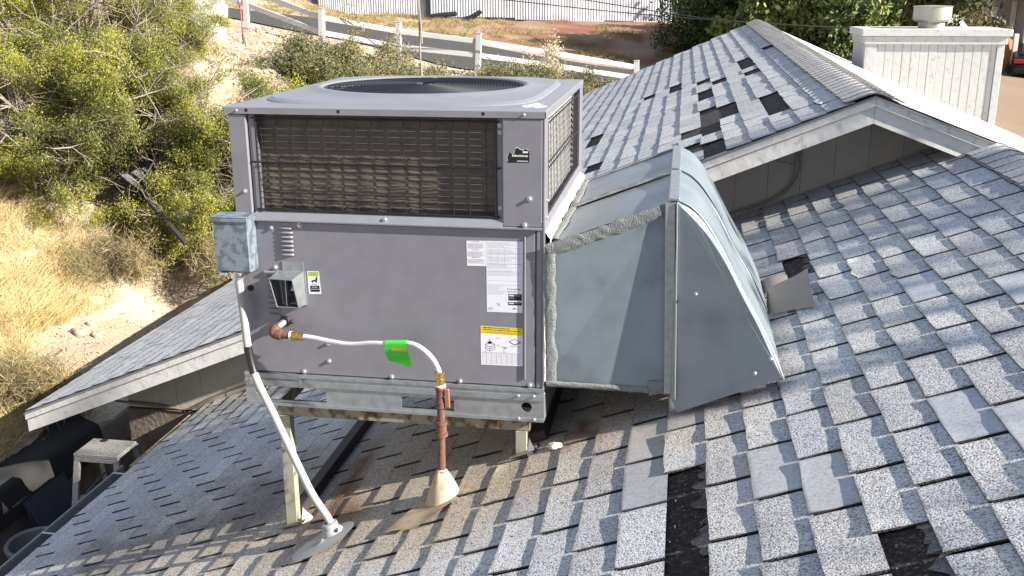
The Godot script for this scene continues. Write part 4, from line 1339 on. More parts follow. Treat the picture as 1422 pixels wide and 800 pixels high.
	for p in [Vector3(2.05, 0.36, 0.140), Vector3(1.78, 0.56, 0.048), Vector3(2.00, 0.30, 0.134)]: screw(p, Vector3(0, 0, 1), t, 0.8)

func disconnect_box() -> void:
	var t := thing("disconnect_box", "blotched blue grey electrical disconnect box fixed to the unit's front left corner", "electrical box")
	var x0 := -0.045
	var x1 := 0.094
	boxpart("box_body", Vector3(x0 + 0.004, 0.574, 0.003), Vector3(x1 - 0.002, 0.795, 0.078), M.disconnect_paint, t, 0.004)
	boxpart("front_cover", Vector3(x0, 0.580, 0.0785), Vector3(x1, 0.790, 0.088), M.disconnect_paint, t, 0.003)
	var st := begin()
	flat(st)
	bx(st, Vector3(x0 - 0.006, 0.7905, 0.001), Vector3(x1 + 0.004, 0.797, 0.094), 0.002)
	bx(st, Vector3(x0 - 0.006, 0.776, 0.0885), Vector3(x1 + 0.004, 0.7903, 0.094), 0.002)
	done(st, "rain_lid", M.disconnect_paint, t)
	boxpart("hasp", Vector3(x0 + 0.01, 0.562, 0.06), Vector3(x0 + 0.04, 0.574, 0.086), M.bright_metal, t)
	screw(Vector3(0.05, 0.575, 0.09), Vector3(0, -1, 0.2), t)

func conduit() -> void:
	var t := thing("conduit", "bent grey plastic conduit from the disconnect box down to the roof, with black tape", "conduit")
	var p := spline([Vector3(0.020, 0.575, 0.045), Vector3(0.035, 0.40, 0.055), Vector3(0.048, 0.25, 0.066), Vector3(0.080, 0.14, 0.085), Vector3(0.155, 0.010, 0.118), Vector3(0.237, -0.156, 0.142), Vector3(0.315, -0.305, 0.167), Vector3(0.385, -0.40, 0.186), Vector3(0.412, -0.47, 0.192)], 60)
	var st := begin()
	tube(st, p, 0.016, 14)
	done(st, "pipe", M.conduit_plastic, t)
	st = begin()
	tube(st, p.slice(16, 23), 0.0172, 14)
	done(st, "tape_wrap", M.black_tape, t)
	st = begin()
	lathe(st, [Vector2(0.026, 0.0), Vector2(0.026, -0.03), Vector2(0.0, -0.032)], 14, Transform3D(Basis(), Vector3(0.020, 0.574, 0.045)))
	lathe(st, [Vector2(0.0, -0.035), Vector2(0.022, -0.034), Vector2(0.024, 0.0)], 14, Transform3D(Basis(), Vector3(0.020, 0.574, 0.045)))
	done(st, "connector", M.bright_metal, t)
	# storm collar and lead flashing on the shingles
	st = begin()
	var base := main_p(0.405, 0.192, 0.006)
	lathe(st, [Vector2(0.075, -0.02), Vector2(0.045, 0.012), Vector2(0.033, 0.03), Vector2(0.032, 0.05), Vector2(0.018, 0.053)], 20, Transform3D(Basis(Vector3(0, 0, 1), 0.30), base))
	tube(st, [base + Vector3(0.03, 0.035, 0.02), base + Vector3(0.04, 0.04, 0.03)], 0.008, 8)
	done(st, "storm_collar", M.lead_flashing, t)
	st = begin()
	patch(st, func(u, v):
		var a: float = u * TAU
		var e := Vector2(cos(a), sin(a)).rotated(0.85)
		var q: Vector2 = Vector2(0.385, 0.245) + Vector2(cos(a) * 0.135, 0).rotated(2.25) * v + Vector2(sin(a) * 0.085, 0).rotated(2.25 + PI / 2) * v
		return main_p(q.x, q.y, 0.0125 + 0.006 * (1.0 - v) + 0.001 * e.x), 30, 5, Vector3(0.4, -5, 0.2))
	done(st, "flashing", M.lead_flashing, t)

func gas_pipe() -> void:
	var t := thing("gas_pipe", "rusty gas pipe rising from a tan roof boot to a white flexible hose", "pipe")
	var st := begin()
	lathe(st, [Vector2(0.020, 0.0), Vector2(0.024, 0.008), Vector2(0.020, 0.02), Vector2(0.0, 0.021)], 16, Transform3D(Basis(Vector3.RIGHT, PI / 2), Vector3(0.186, 0.362, 0.001)))
	bx(st, Vector3(0.20, 0.352, 0.002), Vector3(0.22, 0.366, 0.016), 0.004)
	done(st, "grommet", M.black_tape, t)
	st = begin()
	tube(st, spline([Vector3(0.186, 0.361, 0.01), Vector3(0.180, 0.357, 0.028), Vector3(0.166, 0.346, 0.046)], 8), 0.0135, 12)
	done(st, "nipple", M.screw_metal, t)
	st = begin()
	tube(st, spline([Vector3(0.172, 0.351, 0.040), Vector3(0.157, 0.336, 0.055), Vector3(0.160, 0.326, 0.061), Vector3(0.180, 0.3235, 0.062)], 12), [0.019, 0.019, 0.020, 0.021, 0.021, 0.021, 0.020, 0.0195, 0.019, 0.019, 0.019, 0.0195, 0.020], 14)
	tube(st, [Vector3(0.178, 0.3235, 0.062), Vector3(0.229, 0.322, 0.062)], 0.0145, 14)
	tube(st, [Vector3(0.170, 0.3237, 0.062), Vector3(0.190, 0.3233, 0.062)], 0.021, 14)
	done(st, "elbow", M.rust_pipe, t)
	var nut := func(a: Vector3, b: Vector3, r: float) -> void:
		var s := begin()
		var m := a.lerp(b, 0.5)
		tube(s, [a, a.lerp(b, 0.46)], r, 6)
		tube(s, [a.lerp(b, 0.46), a.lerp(b, 0.56)], r * 0.8, 10)
		tube(s, [a.lerp(b, 0.56), b], r * 0.93, 6)
		done(s, "brass_nut", M.brass, t)
	nut.call(Vector3(0.230, 0.322, 0.062), Vector3(0.284, 0.3215, 0.064), 0.0185)
	st = begin()
	tube(st, [Vector3(0.224, 0.322, 0.062), Vector3(0.232, 0.322, 0.062)], 0.018, 12)
	tube(st, [Vector3(0.846, 0.188, 0.146), Vector3(0.846, 0.180, 0.146)], 0.021, 12)
	done(st, "thread_tape", M.white_trim, t)
	var hp := spline([Vector3(0.283, 0.3215, 0.064), Vector3(0.330, 0.318, 0.068), Vector3(0.40, 0.311, 0.078), Vector3(0.48, 0.309, 0.09), Vector3(0.566, 0.322, 0.10), Vector3(0.62, 0.326, 0.108), Vector3(0.72, 0.338, 0.122), Vector3(0.775, 0.322, 0.132), Vector3(0.82, 0.282, 0.14), Vector3(0.843, 0.236, 0.145)], 260)
	var rr := []
	for i in hp.size(): rr.append(0.0108 if i % 2 == 0 else 0.0098)
	st = begin()
	tube(st, hp, rr, 12)
	done(st, "flexible_hose", M.white_hose, t)
	nut.call(Vector3(0.844, 0.240, 0.145), Vector3(0.846, 0.190, 0.146), 0.019)
	st = begin()
	tube(st, [Vector3(0.846, 0.182, 0.146), Vector3(0.846, 0.170, 0.146)], 0.022, 8)
	tube(st, [Vector3(0.846, 0.170, 0.146), Vector3(0.846, 0.120, 0.147)], 0.018, 10)
	tube(st, [Vector3(0.846, 0.120, 0.147), Vector3(0.846, 0.098, 0.147)], 0.021, 8)
	tube(st, [Vector3(0.846, 0.146, 0.146), Vector3(0.868, 0.146, 0.156)], 0.010, 10)
	done(st, "valve", M.rust_pipe, t)
	st = begin()
	bar(st, Vector3(0.872, 0.178, 0.158), Vector3(0.875, 0.100, 0.158), 0.020, 0.010, Vector3(0, 0, 1), 0.003)
	done(st, "valve_handle", M.red_handle, t)
	st = begin()
	tube(st, [Vector3(0.846, 0.10, 0.147), Vector3(0.845, -0.18, 0.158)], 0.0155, 14)
	tube(st, [Vector3(0.846, 0.040, 0.149), Vector3(0.846, 0.028, 0.150)], 0.0235, 14)
	tube(st, [Vector3(0.846, 0.028, 0.150), Vector3(0.846, -0.006, 0.151)], 0.021, 14)
	tube(st, [Vector3(0.846, -0.006, 0.151), Vector3(0.846, -0.020, 0.151)], 0.0255, 14)
	done(st, "riser_pipe", M.rust_pipe, t)
	# conical boot following the slope at its foot
	st = begin()
	patch(st, func(u, v):
		var a: float = u * TAU
		var top := Vector3(0.8455 + cos(a) * 0.018, -0.158 + 0.006 * sin(a * 3.0 + 1.0), 0.158 + sin(a) * 0.018)
		var q := main_p(0.852 + cos(a) * 0.066, 0.165 + sin(a) * 0.072, 0.012)
		return top.lerp(q, v) + Vector3(cos(a), 0, sin(a)) * 0.004 * sin(v * PI), 28, 8, Vector3(0.85, -0.25, 0.16))
	tube(st, [Vector3(0.83, -0.166, 0.170), Vector3(0.855, -0.158, 0.176), Vector3(0.866, -0.165, 0.165)], 0.006, 6)
	done(st, "roof_boot", M.tan_flashing, t)
	st = begin()
	var cs := [Vector2(0.665, 0.34), Vector2(0.80, 0.37), Vector2(0.93, 0.22), Vector2(0.79, 0.09)]
	patch(st, func(u, v):
		var q: Vector2 = (cs[0] as Vector2).lerp(cs[1], u).lerp((cs[3] as Vector2).lerp(cs[2], u), v)
		return main_p(q.x, q.y, 0.0125 + 0.002 * sin(u * 5.0 + v * 4.0)), 8, 8, Vector3(0.8, -5, 0.2))
	done(st, "flashing", M.tan_flashing, t)
	# the tag wrapped round the hose is a thing of its own
	var tg := thing("paper_tag", "bright green paper tag with an orange stripe hanging on the white gas hose", "tag")
	var green := mat("tag_green", Color(0.07, 0.62, 0.05), 0.35)
	green.backlight_enabled = true
	green.backlight = Color(0.1, 0.4, 0.05)
	var f := func(u: float, v: float, o: float) -> Vector3:
		var top := Vector3(0.625, 0.327, 0.109).lerp(Vector3(0.715, 0.3375, 0.122), u)
		if v < 0.25:
			var a := lerpf(2.2, 0.0, v / 0.25)
			return top + Vector3(0, sin(a) * 0.013, cos(a) * 0.013 + o)
		var d := (v - 0.25) / 0.75
		return top + Vector3(0.004 * d + 0.012 * d * u, -0.076 * d - 0.022 * d * u, 0.013 + o - 0.02 * d * d + 0.012 * sin(d * 5.0 + u * 2.0) * d)
	st = begin()
	patch(st, func(u, v): return f.call(u, v, 0.0), 10, 26, Vector3(0.67, 0.3, -1))
	done(st, "tag_sheet", green, tg)
	st = begin()
	patch(st, func(u, v): return f.call(lerpf(0.3, 0.97, u), lerpf(0.36, 0.47, v), 0.0007), 6, 4, Vector3(0.67, 0.3, -1))
	done(st, "stripe", mat("tag_stripe", Color(0.55, 0.42, 0.05), 0.45), tg)
	st = begin()
	patch(st, func(u, v): return f.call(u, lerpf(0.985, 1.0, v), 0.0007), 6, 2, Vector3(0.67, 0.3, -1))
	bar(st, f.call(1.0, 1.0, 0.0), f.call(1.0, 1.0, 0.0) + Vector3(0.014, -0.012, 0.0), 0.003, 0.001)
	done(st, "torn_edge", mat("tag_paper", Color(0.45, 0.62, 0.42), 0.6), tg)

func stand() -> void:
	var t := thing("support_frame", "rusty steel angle frame on short legs holding the unit level above the slope", "frame")
	var st := begin()
	bx(st, Vector3(0.112, -0.066, -0.045), Vector3(1.152, -0.018, -0.040), 0.001)
	bx(st, Vector3(0.112, -0.0185, -0.085), Vector3(1.152, -0.012, -0.034), 0.001)
	done(st, "front_rail", M.frame_steel, t)
	st = begin()
	bx(st, Vector3(0.112, -0.066, -1.30), Vector3(1.152, -0.012, -1.294), 0.001)
	done(st, "rear_rail", M.frame_steel, t)
	for x in [0.106, 1.153]: boxpart("side_rail", Vector3(x, -0.066, -1.30), Vector3(x + 0.006, -0.012, -0.04), M.frame_steel, t, 0.001)
	for x in [[0.112, 0.158, 0.0], [1.104, 1.147, 0.0]]:
		for z in [-0.038, -1.29]:
			st = begin()
			var y0: float = SL * x[0] + SD
			bx(st, Vector3(x[0], y0, z), Vector3(x[1], -0.066, z + 0.005), 0.001)
			bx(st, Vector3(x[1] - 0.005, y0, z - 0.04), Vector3(x[1], -0.066, z), 0.001)
			done(st, "leg", M.leg_steel, t)
			st = begin()
			bx(st, Vector3(x[0] - 0.02, -0.004, -0.05), Vector3(x[1] + 0.05, 0.0, 0.03), 0.001, Transform3D(Basis(Vector3(0, 0, 1), 0.39), Vector3(0, 0, 0)) if false else Transform3D(Basis(Vector3(0, 0, 1), 0.389), main_p(x[0] + 0.02, z, 0.014) - Basis(Vector3(0, 0, 1), 0.389) * Vector3(x[0] + 0.02, 0, 0)))
			done(st, "foot_plate", M.frame_steel, t)
	# rafters' sleepers lying on the shingles
	for x in [0.142, 1.195]:
		st = begin()
		bx(st, Vector3(-0.036, 0.008, -1.5), Vector3(0.036, 0.048, -0.10), 0.004, Transform3D(Basis(Vector3(0, 0, 1), 0.389), main_p(x, 0.0, 0.0)))
		done(st, "sleeper", M.dark_beam, t)
	# bent flashing tabs by the feet
	for q in [[Vector3(0.182, -0.49, -0.045), 0.055], [Vector3(1.160, -0.065, -0.02), 0.06]]:
		st = begin()
		flat(st)
		var p: Vector3 = q[0]
		if q[1] > 0.055:
			tri_out(st, p + Vector3(0.0, -0.02, 0), p + Vector3(0.022, -0.06, 0.01), p + Vector3(0.006, -0.112, 0.012), p + Vector3(0, 0, -1))
			tri_out(st, p + Vector3(0.0, -0.02, 0), p + Vector3(0.006, -0.112, 0.012), p + Vector3(-0.008, -0.09, 0.004), p + Vector3(0, 0, -1))
		else:
			tri_out(st, p, p + Vector3(0.05, -0.035, 0.01), p + Vector3(0.0, -0.07, 0.02), p + Vector3(0, 0, -1))
			tri_out(st, p + Vector3(0.05, -0.035, 0.01), p + Vector3(0.0, -0.07, 0.02), p + Vector3(0.035, -0.075, 0.03), p + Vector3(0, 0, -1))
		done(st, "flashing_tab", M.white_trim, t)
	var c := thing("control_cable", "thin black cable looping under the unit behind the left slot of its rail", "cable")
	st = begin()
	tube(st, spline([Vector3(0.02, 0.06, -0.10), Vector3(0.12, 0.055, -0.14), Vector3(0.22, 0.05, -0.2), Vector3(0.32, 0.01, -0.26), Vector3(0.40, -0.08, -0.4), Vector3(0.52, -0.05, -0.6), Vector3(0.70, 0.05, -0.3), Vector3(0.86, 0.06, -0.25), Vector3(1.1, 0.09, -0.3)], 60), 0.0045, 7)
	done(st, "cable", M.black_wire, c)
	# sealant crumb and wad of blue tape left on the shingles below the right leg
	var k := thing("sealant_crumb", "small pale lump of dried sealant on shingles right of the right leg", "lump")
	st = begin()
	patch(st, func(u, v):
		var a: float = u * TAU
		var b: float = v * PI
		var r := 0.03 * (1.0 + 0.5 * noise.get_noise_3d(cos(a) * 60.0, sin(a) * 60.0, b * 60.0))
		return main_p(1.27, -0.005, 0.008) + Vector3(cos(a) * sin(b) * r * 1.1, cos(b) * r * 0.4, sin(a) * sin(b) * r * 0.8), 14, 8, main_p(1.27, -0.005, 0.008))
	done(st, "lump", M.white_sealant, k)

func roof_vent() -> void:
	var t := thing("roof_vent", "bent brown grey metal vent flap on the shingles right of the duct", "vent")
	var st := begin()
	var m := mat("vent_metal", Color(0.33, 0.28, 0.235), 0.45, 0.35)
	patch(st, func(u, v):
		var x = lerpf(2.115, 2.30, u) + 0.03 * v
		var z = lerpf(-0.74, -1.06, v) + 0.09 * u
		return main_p(x, z, 0.012 + 0.075 * sin(v * PI * 0.5) * (0.35 + 0.65 * sqrt(u)) - 0.05 * pow(maxf(v - 0.75, 0.0) * 4.0, 2.0) * (1.0 - u)), 14, 14, Vector3(2.2, -5, -0.9))
	done(st, "flap", m, t)
	st = begin()
	patch(st, func(u, v):
		return main_p(lerpf(2.10, 2.24, u), lerpf(-0.98, -1.2, v), 0.02 + 0.02 * sin(u * PI)), 8, 6, Vector3(2.2, -5, -0.9))
	done(st, "collar", m, t)

func wall_cables() -> void:
	var t := thing("wall_cable", "tan cable stapled along the foot of the siding above the side yard", "cable", Vector3.ZERO, "cables along the gable wall")
	var st := begin()
	for k in 2:
		tube(st, spline([Vector3(-2.46, -1.355, -2.885), Vector3(-2.12, -1.365 - 0.012 * k, -2.885), Vector3(-1.87, -1.385, -2.88), Vector3(-1.74, -1.32 - 0.02 * k, -2.87), Vector3(-1.6, -1.245, -2.87), Vector3(-1.45, -1.17, -2.87), Vector3(-1.2, -1.07, -2.87)], 40), 0.007, 6)
	done(st, "cable", mat("cable_tan", Color(0.22, 0.17, 0.12), 0.7), t)
	t = thing("wall_cable", "thin cables sagging from a staple down the siding to the shingles right of the duct", "cable", Vector3.ZERO, "cables along the gable wall")
	st = begin()
	tube(st, spline([Vector3(2.43, 0.72, -2.885), Vector3(2.42, 0.56, -2.88), Vector3(2.40, 0.45, -2.88), Vector3(2.30, 0.355, -2.87), Vector3(2.18, 0.29, -2.87), Vector3(2.03, 0.245, -2.87)], 40), 0.006, 6)
	tube(st, spline([Vector3(2.445, 0.72, -2.885), Vector3(2.44, 0.50, -2.88), Vector3(2.36, 0.385, -2.87), Vector3(2.20, 0.31, -2.865), Vector3(2.0, 0.235, -2.865)], 40), 0.006, 6)
	tube(st, spline([Vector3(2.25, 0.60, -2.885), Vector3(2.34, 0.58, -2.88), Vector3(2.42, 0.565, -2.88)], 16), 0.003, 5)
	done(st, "cable", mat("cable_grey", Color(0.24, 0.21, 0.18), 0.7), t)


# ------------------------------------------------------------------ side yard
func side_yard() -> void:
	var t := thing("stepladder", "weathered paint-spattered aluminium stepladder standing in the side yard by the gutter", "ladder")
	var L: Material = M.ladder_metal
	boxpart("top_platform", Vector3(-2.43, -1.53, -2.53), Vector3(-2.09, -1.50, -2.27), L, t, 0.005)
	boxpart("platform_edge", Vector3(-2.425, -1.56, -2.278), Vector3(-2.095, -1.531, -2.27), L, t, 0.002)
	var st := begin()
	lathe(st, [Vector2(0.028, 0.0), Vector2(0.028, 0.0015), Vector2(0.0, 0.002)], 16, Transform3D(Basis(), Vector3(-2.33, -1.4995, -2.50)))
	done(st, "tool_hole", M.inside_dark, t)
	for sg in [-1.0, 1.0]:
		var x: float = -2.26 + sg * 0.15
		st = begin()
		bar(st, Vector3(x, -1.53, -2.29), Vector3(x + sg * 0.07, -3.05, -1.95), 0.024, 0.045, Vector3.RIGHT, 0.002)
		done(st, "leg", L, t)
		st = begin()
		bar(st, Vector3(x, -1.53, -2.54), Vector3(x + sg * 0.05, -3.05, -2.84), 0.025, 0.04, Vector3.RIGHT, 0.002)
		done(st, "leg", L, t)
		st = begin()
		bar(st, Vector3(x, -1.86, -2.24), Vector3(x, -1.80, -2.58), 0.004, 0.018)
		done(st, "spreader", L, t)
	for k in 4:
		var y := -1.83 - 0.30 * k
		var z := -2.29 + (-1.53 - y) * 0.224
		boxpart("step", Vector3(-2.42 - 0.014 * k, y - 0.02, z - 0.07), Vector3(-2.10 + 0.014 * k, y, z + 0.04), L, t, 0.003)
	st = begin()
	bar(st, Vector3(-2.38, -1.55, -2.53), Vector3(-2.10, -2.1, -2.63), 0.025, 0.008)
	bar(st, Vector3(-2.36, -1.95, -2.62), Vector3(-2.09, -1.95, -2.62), 0.025, 0.02)
	done(st, "rear_brace", L, t)
	var p := thing("dark_board", "dark slate coloured board leaning on the retaining wall behind the stepladder", "board")
	st = begin()
	var a := Vector3(-3.20, -2.16, -2.66)
	var b := Vector3(-3.20, -2.16, -3.18)
	var d := Vector3(0.40, -0.94, 0.06)
	for k in [0.0, 1.0]: patch(st, func(u, v): return a.lerp(b, u) + d * v + Vector3(0.02, 0.006, 0) * k + Vector3(0.02 * sin(v * 3.0), 0, 0), 4, 8, Vector3(-9 if k > 0.5 else 9, -2, -2.4))
	done(st, "sheet", M.board_dark, p)
	st = begin()
	for q in [[0.0, 0.02], [0.45, 0.99]]:
		bar(st, a + Vector3(0.012, 0, -q[0]), a + Vector3(0.012, 0, -q[0]) + d * 0.98, 0.02, 0.004, Vector3(0, 0, 1))
	# white chalky scrape
	done(st, "edge_strip", M.board_dark, p)
	st = begin()
	for q in [[0.42, 0.34, 0.62, 0.28], [0.46, 0.45, 0.60, 0.37], [0.47, 0.34, 0.44, 0.42], [0.60, 0.25, 0.62, 0.30]]:
		var f := func(u: float, v: float) -> Vector3: return a.lerp(b, u) + d * v + Vector3(0.024 + 0.02 * sin(v * 3.0), 0.007, 0)
		bar(st, f.call(q[0], q[1]), f.call(q[2], q[3]), 0.008, 0.001, Vector3(1, 0.2, 0))
	done(st, "paint_scrape", mat("scrape", Color(0.16, 0.17, 0.19), 0.9), p)
	var bin := thing("plastic_tub", "round grey plastic tub partly hidden by the gutter beside the dark board", "tub")
	st = begin()
	lathe(st, [Vector2(0.15, 0.0), Vector2(0.185, 0.93), Vector2(0.20, 0.95), Vector2(0.205, 0.985), Vector2(0.195, 1.0), Vector2(0.175, 0.99), Vector2(0.165, 0.90), Vector2(0.0, 0.88)], 28, Transform3D(Basis(), Vector3(-2.62, -3.05, -2.0)))
	done(st, "tub_body", M.grey_plastic, bin)
	boxpart("paper_label", Vector3(-2.66, -2.149, -2.10), Vector3(-2.52, -2.146, -1.98), M.white_trim, bin, 0.0)
	var felt := thing("roofing_scrap_and_shade", "torn black roofing felt, lengthened as a stand-in for shade over the retaining wall below the roof's left corner", "scrap")  # real scrap at the corner, lengthened so the sunlit wall top stays dark
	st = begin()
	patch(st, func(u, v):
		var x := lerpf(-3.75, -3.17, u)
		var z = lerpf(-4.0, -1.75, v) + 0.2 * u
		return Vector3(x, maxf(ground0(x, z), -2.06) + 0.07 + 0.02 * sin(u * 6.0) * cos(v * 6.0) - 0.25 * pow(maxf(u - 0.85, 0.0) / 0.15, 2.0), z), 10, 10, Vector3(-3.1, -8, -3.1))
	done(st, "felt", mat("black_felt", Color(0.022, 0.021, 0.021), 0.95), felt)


# ------------------------------------------------------------------ fences, wires, far things
func fences() -> void:
	var t := thing("rail_fence", "white vinyl two-rail fence running along the near side of the road", "fence")
	var base := [Vector3(-9.15, 1.46, -17.0), Vector3(-7.35, 0.90, -16.89), Vector3(-5.63, 0.37, -16.60), Vector3(-4.23, 0.03, -17.37), Vector3(-2.58, -0.10, -17.60), Vector3(-1.07, -0.32, -18.42), Vector3(0.70, -0.61, -19.38)]
	var top := [Vector3(-9.13, 2.42, -17.1), Vector3(-7.36, 1.88, -17.0), Vector3(-5.63, 1.30, -16.70), Vector3(-4.24, 1.01, -17.50), Vector3(-2.56, 0.78, -17.70), Vector3(-1.05, 0.49, -18.50), Vector3(0.67, 0.13, -19.45)]
	for i in base.size():
		var b: Vector3 = base[i]
		b.y = minf(b.y, ground(b.x, b.z)) - 0.1
		var st := begin()
		bar(st, b, top[i], 0.115, 0.115, Vector3(0, 0, 1), 0.008)
		var d: Vector3 = (top[i] - base[i]).normalized()
		bar(st, top[i], top[i] + d * 0.02, 0.132, 0.132, Vector3(0, 0, 1), 0.006)
		done(st, "post", M.white_vinyl, t)
		if i > 0:
			for k in [0.82, 0.50]:
				st = begin()
				var p: Vector3 = (base[i - 1] as Vector3).lerp(top[i - 1], k)
				var q: Vector3 = (base[i] as Vector3).lerp(top[i], k)
				bar(st, p, q, 0.04, 0.105, Vector3.UP, 0.006)
				done(st, "rail", M.white_vinyl, t)
	var c := thing("corrugated_fence", "tall corrugated pale metal fence beyond the road, crossed by tree shadows", "fence")
	var line := [Vector3(-14.5, 1.9, -27.4), Vector3(-9.75, 1.12, -28.1), Vector3(-9.0, 0.97, -28.2), Vector3(-6.48, 0.84, -28.65), Vector3(-2.71, 0.74, -29.25), Vector3(2.8, 0.53, -31.17), Vector3(6.0, 0.4, -32.3)]
	for i in line.size() - 1:
		var a: Vector3 = line[i]
		var b: Vector3 = line[i + 1]
		var n := maxi(1, int(round(a.distance_to(b) / 0.92)))
		var side := (b - a).cross(Vector3.UP).normalized()
		for k in n:
			var p := a.lerp(b, float(k) / n)
			var q := a.lerp(b, float(k + 1) / n + 0.004)
			var st := begin()
			st.set_smooth_group(-1)
			var m := 44
			var dy := rng.randf_range(-0.03, 0.03)
			var dz := rng.randf_range(-0.012, 0.012)
			var prev := []
			for j in m + 1:
				var o := p.lerp(q, float(j) / m) + side * ((0.009 if (j / 2) % 2 == 0 else -0.009) + dz)
				var col := [o + Vector3(0, 0.05 + dy, 0), o + Vector3(0, 2.15 + dy, 0)]
				if j > 0: quad_out(st, prev[0], col[0], col[1], prev[1], o - side * -9.0)
				prev = col
			done(st, "sheet", M.corrugated, c)
	for x in [[432, -9.97], [436, -9.85], [594, -6.42], [597, -6.33]]:
		var z := -28.0
		for i in line.size() - 1:
			if x[1] >= line[i].x and x[1] <= line[i + 1].x: z = lerpf(line[i].z, line[i + 1].z, (x[1] - line[i].x) / (line[i + 1].x - line[i].x))
		boxpart("post", Vector3(x[1] - 0.03, 0.4, z + 0.03), Vector3(x[1] + 0.03, 3.3, z + 0.09), M.post_black, c, 0.004)
	boxpart("bottom_shade_strip", Vector3(-8.4, 0.78, -28.2), Vector3(-6.5, 0.95, -28.05), M.bark, c, 0.03)  # dark strip standing in for the shadow along the fence foot
	# wires in front of it
	var w1 := thing("overhead_wire", "upper of two thin dark overhead wires crossing before the corrugated fence", "wire")
	var st := begin()
	tube(st, spline([Vector3(-6.0, 2.6, -15.8), Vector3(-1.32, 1.63, -17.06), Vector3(-0.27, 1.46, -17.19), Vector3(2.30, 1.085, -17.51), Vector3(5.2, 0.9, -17.9)], 40), 0.011, 6)
	done(st, "wire", M.black_wire, w1)
	w1 = thing("overhead_wire", "lower of two thin dark overhead wires crossing before the corrugated fence", "wire")
	st = begin()
	tube(st, spline([Vector3(-9.0, 2.4, -16.0), Vector3(-3.88, 1.67, -16.65), Vector3(-1.87, 1.47, -16.92), Vector3(0.3, 1.235, -17.2), Vector3(2.39, 1.06, -17.52), Vector3(5.2, 0.88, -17.8)], 40), 0.011, 6)
	done(st, "wire", M.black_wire, w1)
	var rod := thing("upright_rod", "thin dark rod standing upright behind the unit's fan opening", "rod")
	st = begin()
	tube(st, [Vector3(0.10, -0.60, -2.70), Vector3(0.055, 1.05, -2.75), Vector3(0.050, 1.18, -2.76)], 0.009, 7)
	tube(st, [Vector3(0.050, 1.15, -2.76), Vector3(0.035, 1.55, -2.80), Vector3(0.04, 2.1, -2.85)], 0.005, 7)
	tube(st, [Vector3(0.062, 1.30, -2.76), Vector3(0.048, 1.45, -2.79), Vector3(0.03, 1.62, -2.81)], 0.005, 6)
	done(st, "rod", M.twig, rod)
	var stake := thing("marker_stake", "red and white marker stake beside the leftmost fence post", "stake")
	st = begin()
	tube(st, [Vector3(-6.80, 0.98, -15.42), Vector3(-6.855, 1.45, -15.52)], 0.013, 7)
	tube(st, [Vector3(-6.80, 0.98, -15.42), Vector3(-6.79, 0.86, -15.40)], 0.015, 7)
	done(st, "red_band", M.tail_red, stake)
	st = begin()
	tube(st, [Vector3(-6.855, 1.45, -15.52), Vector3(-6.875, 1.9, -15.56)], 0.013, 7)
	done(st, "white_band", M.white_trim, stake)
	st = begin()
	tube(st, [Vector3(-6.79, 0.86, -15.40), Vector3(-6.70, 0.45, -15.30)], 0.028, 6)
	done(st, "foot", M.bark, stake)

func rock(called: String, label: String, at: Vector3, r: Vector3, m: Material, category := "rock", group := "") -> void:
	var st := begin()
	var sd := rng.randf() * 50.0
	patch(st, func(u, v):
		var a: float = fposmod(u, 1.0) * TAU
		var b: float = v * PI
		var d := Vector3(cos(a) * sin(b), cos(b), sin(a) * sin(b))
		var k := 1.0 + 0.55 * noise.get_noise_3d(d.x * 45.0 + sd, d.y * 45.0, d.z * 45.0) + 0.2 * noise.get_noise_3d(d.x * 140.0, d.y * 140.0 + sd, d.z * 140.0)
		return d * r * k, 18, 10, Vector3.ZERO, 1)
	var o := done(st, called, m)
	o.position = Vector3(at.x, ground(at.x, at.z) + r.y * 0.35, at.z)
	tag(o, label, category, group)

